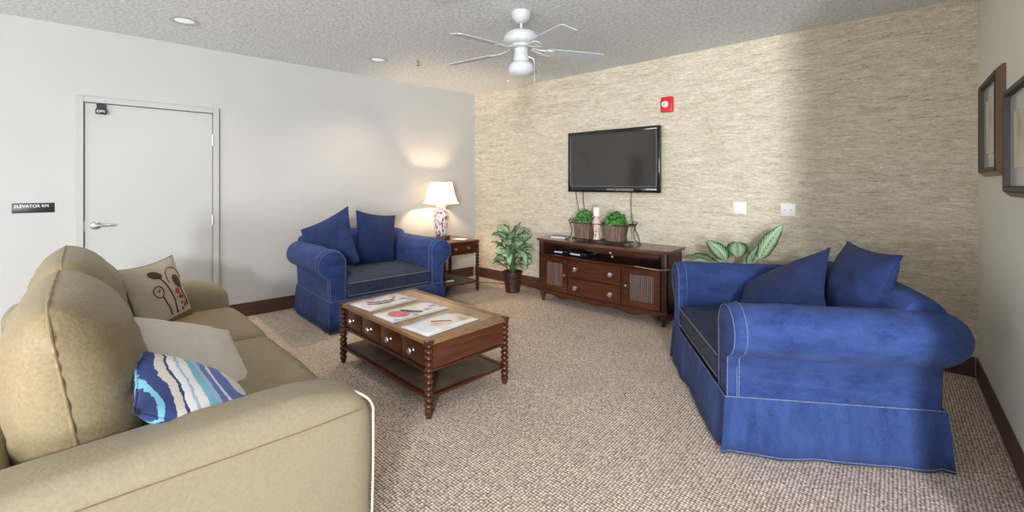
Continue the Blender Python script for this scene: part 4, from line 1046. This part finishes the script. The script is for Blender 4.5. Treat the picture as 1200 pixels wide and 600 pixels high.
# ------------------------------------------------------------------ ceiling fixtures
def downlight(label, x, y, e, col):
    t = thing('recessed_light', label, 'ceiling light', (x, y, H), 0, 'recessed ceiling lights')
    bm = bm_new(); lathe(bm, [(0.098, 0), (0.100, -0.004), (0.090, -0.008), (0.074, -0.003), (0.066, 0.0)], n=32, cap=False); lathe(bm, [(0.066, 0.0), (0.066, -0.0005)], n=32, cap=False)
    obj('trim_ring', bm, 'steel', t)
    bm = bm_new(); lathe(bm, [(0.068, -0.001), (0.05, -0.006), (0.02, -0.009), (0.002, -0.010)], n=32); obj('lens', bm, 'lens', t)
    l = bpy.data.lights.new('downlight_beam', 'SPOT'); l.energy = e; l.color = col; l.spot_size = math.radians(125); l.spot_blend = 0.9; l.shadow_soft_size = 0.06
    o = bpy.data.objects.new('downlight_beam', l); C.objects.link(o); o.parent = t; o.location = (0, 0, -0.02)
downlight('round recessed ceiling light above the elevator room door', -4.40, 0.89, 34, (1.0, 0.86, 0.66))
downlight('round recessed ceiling light near the ceiling fan, above the white wall', -4.205, 2.56, 85, (1.0, 0.74, 0.46))
t = thing('fire_sprinkler', 'small brass sprinkler head on the ceiling beside the fan', 'sprinkler', (-3.905, 2.87, H))
bm = bm_new(); lathe(bm, [(0.030, 0), (0.032, -0.004), (0.012, -0.010)], n=20); obj('escutcheon', bm, 'silver', t)
M['brass'] = plain('dull_brass', (0.25, 0.17, 0.10), 0.4, metal=0.8)
bm = bm_new(); lathe(bm, [(0.008, -0.008), (0.008, -0.030), (0.004, -0.034), (0.004, -0.05), (0.022, -0.052), (0.022, -0.055)], n=14); obj('sprinkler_head', bm, 'brass', t)
t = thing('smoke_detector', 'white round detector on the ceiling left of the fan, cut by the top edge', 'detector', (-2.40, 1.955, H))
bm = bm_new(); lathe(bm, [(0.070, 0), (0.070, -0.015), (0.055, -0.035), (0.030, -0.040), (0.004, -0.041)], n=28); obj('detector_body', bm, 'white_plastic', t)
bm = bm_new(); lathe(bm, [(0.004, -0.040), (0.004, -0.044)], 0.03, 0, 8); obj('indicator', bm, 'red', t)

# ceiling fan
fx, fy = -2.20, 2.60
fn = thing('ceiling_fan', 'white five-blade ceiling fan with schoolhouse globe light', 'fan', (fx, fy, 0))
bm = bm_new(); lathe(bm, [(0.076, 2.74), (0.076, 2.72), (0.068, 2.69), (0.040, 2.662), (0.022, 2.655)], n=28); obj('canopy', bm, 'fan_white', fn)
bm = bm_new(); lathe(bm, [(0.011, 2.56), (0.011, 2.67)], n=14); obj('downrod', bm, 'fan_white', fn)
bm = bm_new(); lathe(bm, [(0.018, 2.60), (0.035, 2.588), (0.105, 2.578), (0.130, 2.560), (0.137, 2.535), (0.134, 2.505), (0.118, 2.488), (0.085, 2.478), (0.085, 2.462), (0.060, 2.45)], n=36)
for k in range(10):
    a = 2 * PI * k / 10; tube(bm, [(0.065 * math.cos(a), 0.065 * math.sin(a), 2.476), (0.09 * math.cos(a), 0.09 * math.sin(a), 2.4765)], 0.004, 6)
mo = obj('motor_housing', bm, 'fan_white', fn)
for k in range(5):
    a = math.radians(51 + 72 * k); R_ = Matrix.Rotation(a, 4, 'Z') @ Matrix.Translation((0, 0, 2.445)) @ Matrix.Rotation(math.radians(3.0), 4, 'Y') @ Matrix.Rotation(math.radians(-12), 4, 'X')
    bm = bm_new(); out = [(0.20, -0.045), (0.24, -0.058), (0.40, -0.064), (0.58, -0.068), (0.645, -0.066), (0.665, -0.050), (0.668, 0.050), (0.648, 0.066), (0.58, 0.068), (0.40, 0.064), (0.24, 0.058), (0.20, 0.045)]
    prism(bm, out, -0.003, 0.003); bmesh.ops.transform(bm, matrix=R_, verts=bm.verts[:]); bl = obj('blade', bm, 'fan_blade', fn, False)
    bm = bm_new()
    for s in (-1, 1): tube(bm, [(0.085, s * 0.012, 0.018), (0.14, s * 0.020, 0.004), (0.18, s * 0.030, -0.004), (0.235, s * 0.040, -0.006)], 0.006, 8)
    prism(bm, [(0.19, -0.045), (0.26, -0.040), (0.28, 0.0), (0.26, 0.040), (0.19, 0.045)], -0.008, -0.003)
    for s in (-1, 0, 1): lathe(bm, [(0.005, -0.010), (0.005, -0.007)], 0.24, s * 0.025, 8)
    bmesh.ops.transform(bm, matrix=R_, verts=bm.verts[:]); obj('blade_iron', bm, 'fan_white', bl)
bm = bm_new(); lathe(bm, [(0.055, 2.452), (0.058, 2.440), (0.052, 2.425), (0.060, 2.41), (0.060, 2.385), (0.064, 2.375), (0.062, 2.36)], n=30); lk = obj('light_fitter', bm, 'fan_white', fn)
bm = bm_new(); lathe(bm, [(0.058, 2.368), (0.062, 2.350), (0.085, 2.335), (0.099, 2.315), (0.101, 2.290), (0.090, 2.262), (0.062, 2.243), (0.030, 2.234), (0.004, 2.232)], n=36); obj('globe', bm, 'opal', fn)
for s, L_ in ((-1, 0.17), (1, 0.19)):
    bm = bm_new(); cxx, cyy = s * 0.066 * math.cos(math.radians(YAW)) * 1.3, s * 0.066 * math.sin(math.radians(YAW)) * 1.3
    tube(bm, [(cxx * 0.7, cyy * 0.7, 2.39), (cxx * 1.15, cyy * 1.15, 2.375), (cxx * 1.2, cyy * 1.2, 2.3), (cxx * 1.2, cyy * 1.2, 2.375 - L_)], 0.0012, 6); lathe(bm, [(0.003, 0), (0.005, 0.008), (0.002, 0.02)], cxx * 1.2, cyy * 1.2, 10, z0=2.365 - L_)
    obj('pull_chain', bm, 'silver', fn)

# ------------------------------------------------------------------ potted dieffenbachias
def leaf(bm, uvl, base, direction, L, wd, droop, roll=0.0, n=12, m_=6):
    d_ = Vector(direction).normalized(); side = d_.cross(Vector((0, 0, 1)))
    if side.length < 1e-3: side = Vector((1, 0, 0))
    side.normalize(); side = Matrix.Rotation(roll, 3, d_) @ side
    p = Vector(base); rows = []; cur = d_.copy(); axis = side
    for i in range(n + 1):
        s = i / n; w = wd * (math.sin(PI * min(1, s ** 0.8)) ** 0.75) * (1 - 0.25 * s)
        nrm = side.cross(cur).normalized(); row = []
        for j in range(m_ + 1):
            q = -1 + 2 * j / m_; row.append((bm.verts.new(p + side * (w * q) + nrm * (0.22 * w * q * q + 0.005 * math.sin(i * 1.9 + j))), (j / m_, s)))
        rows.append(row); p = p + cur * (L / n); cur = (Matrix.Rotation(-droop / n * (0.4 + 1.2 * s), 3, axis) @ cur).normalized()
    for i in range(n):
        for j in range(m_):
            q = [rows[i][j], rows[i][j + 1], rows[i + 1][j + 1], rows[i + 1][j]]
            try: f = bm.faces.new([t_[0] for t_ in q])
            except ValueError: continue
            for lo, t_ in zip(f.loops, q): lo[uvl].uv = t_[1]
def potted(label, x, y, pot_r, pot_h, leaves, name='potted_dieffenbachia'):
    t = thing(name, label, 'plant', (x, y, 0), 0, 'potted variegated plants')
    bm = bm_new(); prof = [(pot_r * 0.72, 0.0), (pot_r * 0.76, 0.01)]
    for k in range(9):
        s = (k + 0.5) / 9; prof.append((pot_r * (0.76 + 0.24 * s), pot_h * (0.04 + 0.9 * s))); prof.append((pot_r * (0.755 + 0.24 * s) - 0.004, pot_h * (0.04 + 0.9 * (s + 0.055))))
    prof += [(pot_r * 1.05, pot_h * 0.96), (pot_r * 1.05, pot_h), (pot_r * 0.92, pot_h), (pot_r * 0.90, pot_h * 0.88)]
    lathe(bm, prof, n=28, cap=False); lathe(bm, [(pot_r * 0.72, 0.0), (0.001, 0.001)], n=28, cap=False); obj('pot', bm, 'pot', t)
    bm = bm_new(); lathe(bm, [(pot_r * 0.90, pot_h * 0.86), (0.001, pot_h * 0.90)], n=20, cap=False); obj('soil', bm, 'soil', t)
    bm = bm_new(); uvl = bm.loops.layers.uv.new('UVMap'); st = bm_new()
    for (bx, by, bz, dx, dy, dz, L_, w_, dr_, rl) in leaves:
        leaf(bm, uvl, (bx, by, bz), (dx, dy, dz), L_, w_, dr_, rl)
        tube(st, [(bx * 0.1, by * 0.1, pot_h * 0.85), (bx * 0.35, by * 0.35, pot_h * 0.9 + (bz - pot_h) * 0.6), (bx, by, bz)], [0.007, 0.006, 0.003], 6)
    fo = obj('foliage', bm, 'variegated', t); obj('stems', st, 'stem', t)
    return t
rnd = random.Random(21); L1 = []
for k in range(34):
    a = k * 2.399 + rnd.uniform(-0.3, 0.3); tier = k / 34
    bz = 0.34 + 0.40 * tier + rnd.uniform(-0.04, 0.04); r = rnd.uniform(0.05, 0.12); ca, sa = math.cos(a), math.sin(a)
    if sa > 0.5: sa *= 0.55                                # the wall is close behind
    L1.append((r * ca, r * sa, bz, ca, sa * 0.8, 0.35 + 0.6 * tier + rnd.uniform(-0.2, 0.3), rnd.uniform(0.18, 0.23), rnd.uniform(0.082, 0.112), rnd.uniform(1.0, 2.1) * (1.1 - 0.35 * tier), rnd.uniform(-0.8, 0.8)))
L1 += [(0.02, -0.05, 0.50, 0.45, -0.75, 0.1, 0.32, 0.085, 1.35, 0.3), (0.10, -0.02, 0.55, 0.9, -0.35, -0.1, 0.30, 0.080, 1.2, -0.2), (0.03, 0.0, 0.72, 0.35, -0.1, 0.8, 0.25, 0.085, 0.7, 0.5), (-0.06, 0, 0.66, -0.75, -0.3, 0.45, 0.26, 0.09, 1.0, 0.4)]
potted('variegated leafy plant in dark woven pot between end table and console', -3.70, 4.20, 0.125, 0.265, L1)
rnd = random.Random(5); L2 = []
for k in range(14):
    a = 2 * PI * k / 14 + rnd.uniform(-0.2, 0.2); ca, sa = math.cos(a), math.sin(a)
    L2.append((0.06 * ca, 0.05 * sa, 0.50 + rnd.uniform(-0.08, 0.08), ca, sa * 0.45, 0.35, rnd.uniform(0.20, 0.26), 0.075, 1.5, rnd.uniform(-0.4, 0.4)))
L2 += [(-0.14, -0.05, 0.67, -0.75, -0.25, 0.42, 0.28, 0.080, 1.1, 0.5), (-0.05, -0.04, 0.70, -0.40, -0.25, 0.65, 0.27, 0.085, 0.75, 0.9), (0.04, -0.02, 0.74, 0.05, -0.35, 0.75, 0.22, 0.095, 1.0, 0.1),
       (0.20, 0.02, 0.74, 0.42, 0.05, 0.85, 0.36, 0.085, 0.35, 1.0), (0.12, 0.0, 0.68, 0.25, -0.1, 0.8, 0.20, 0.050, 0.5, -0.3), (-0.10, -0.02, 0.64, -0.9, 0.0, 0.30, 0.30, 0.075, 0.9, -0.3)]
potted('variegated leafy plant rising behind the right-hand denim armchair', -1.08, 4.22, 0.125, 0.265, L2)
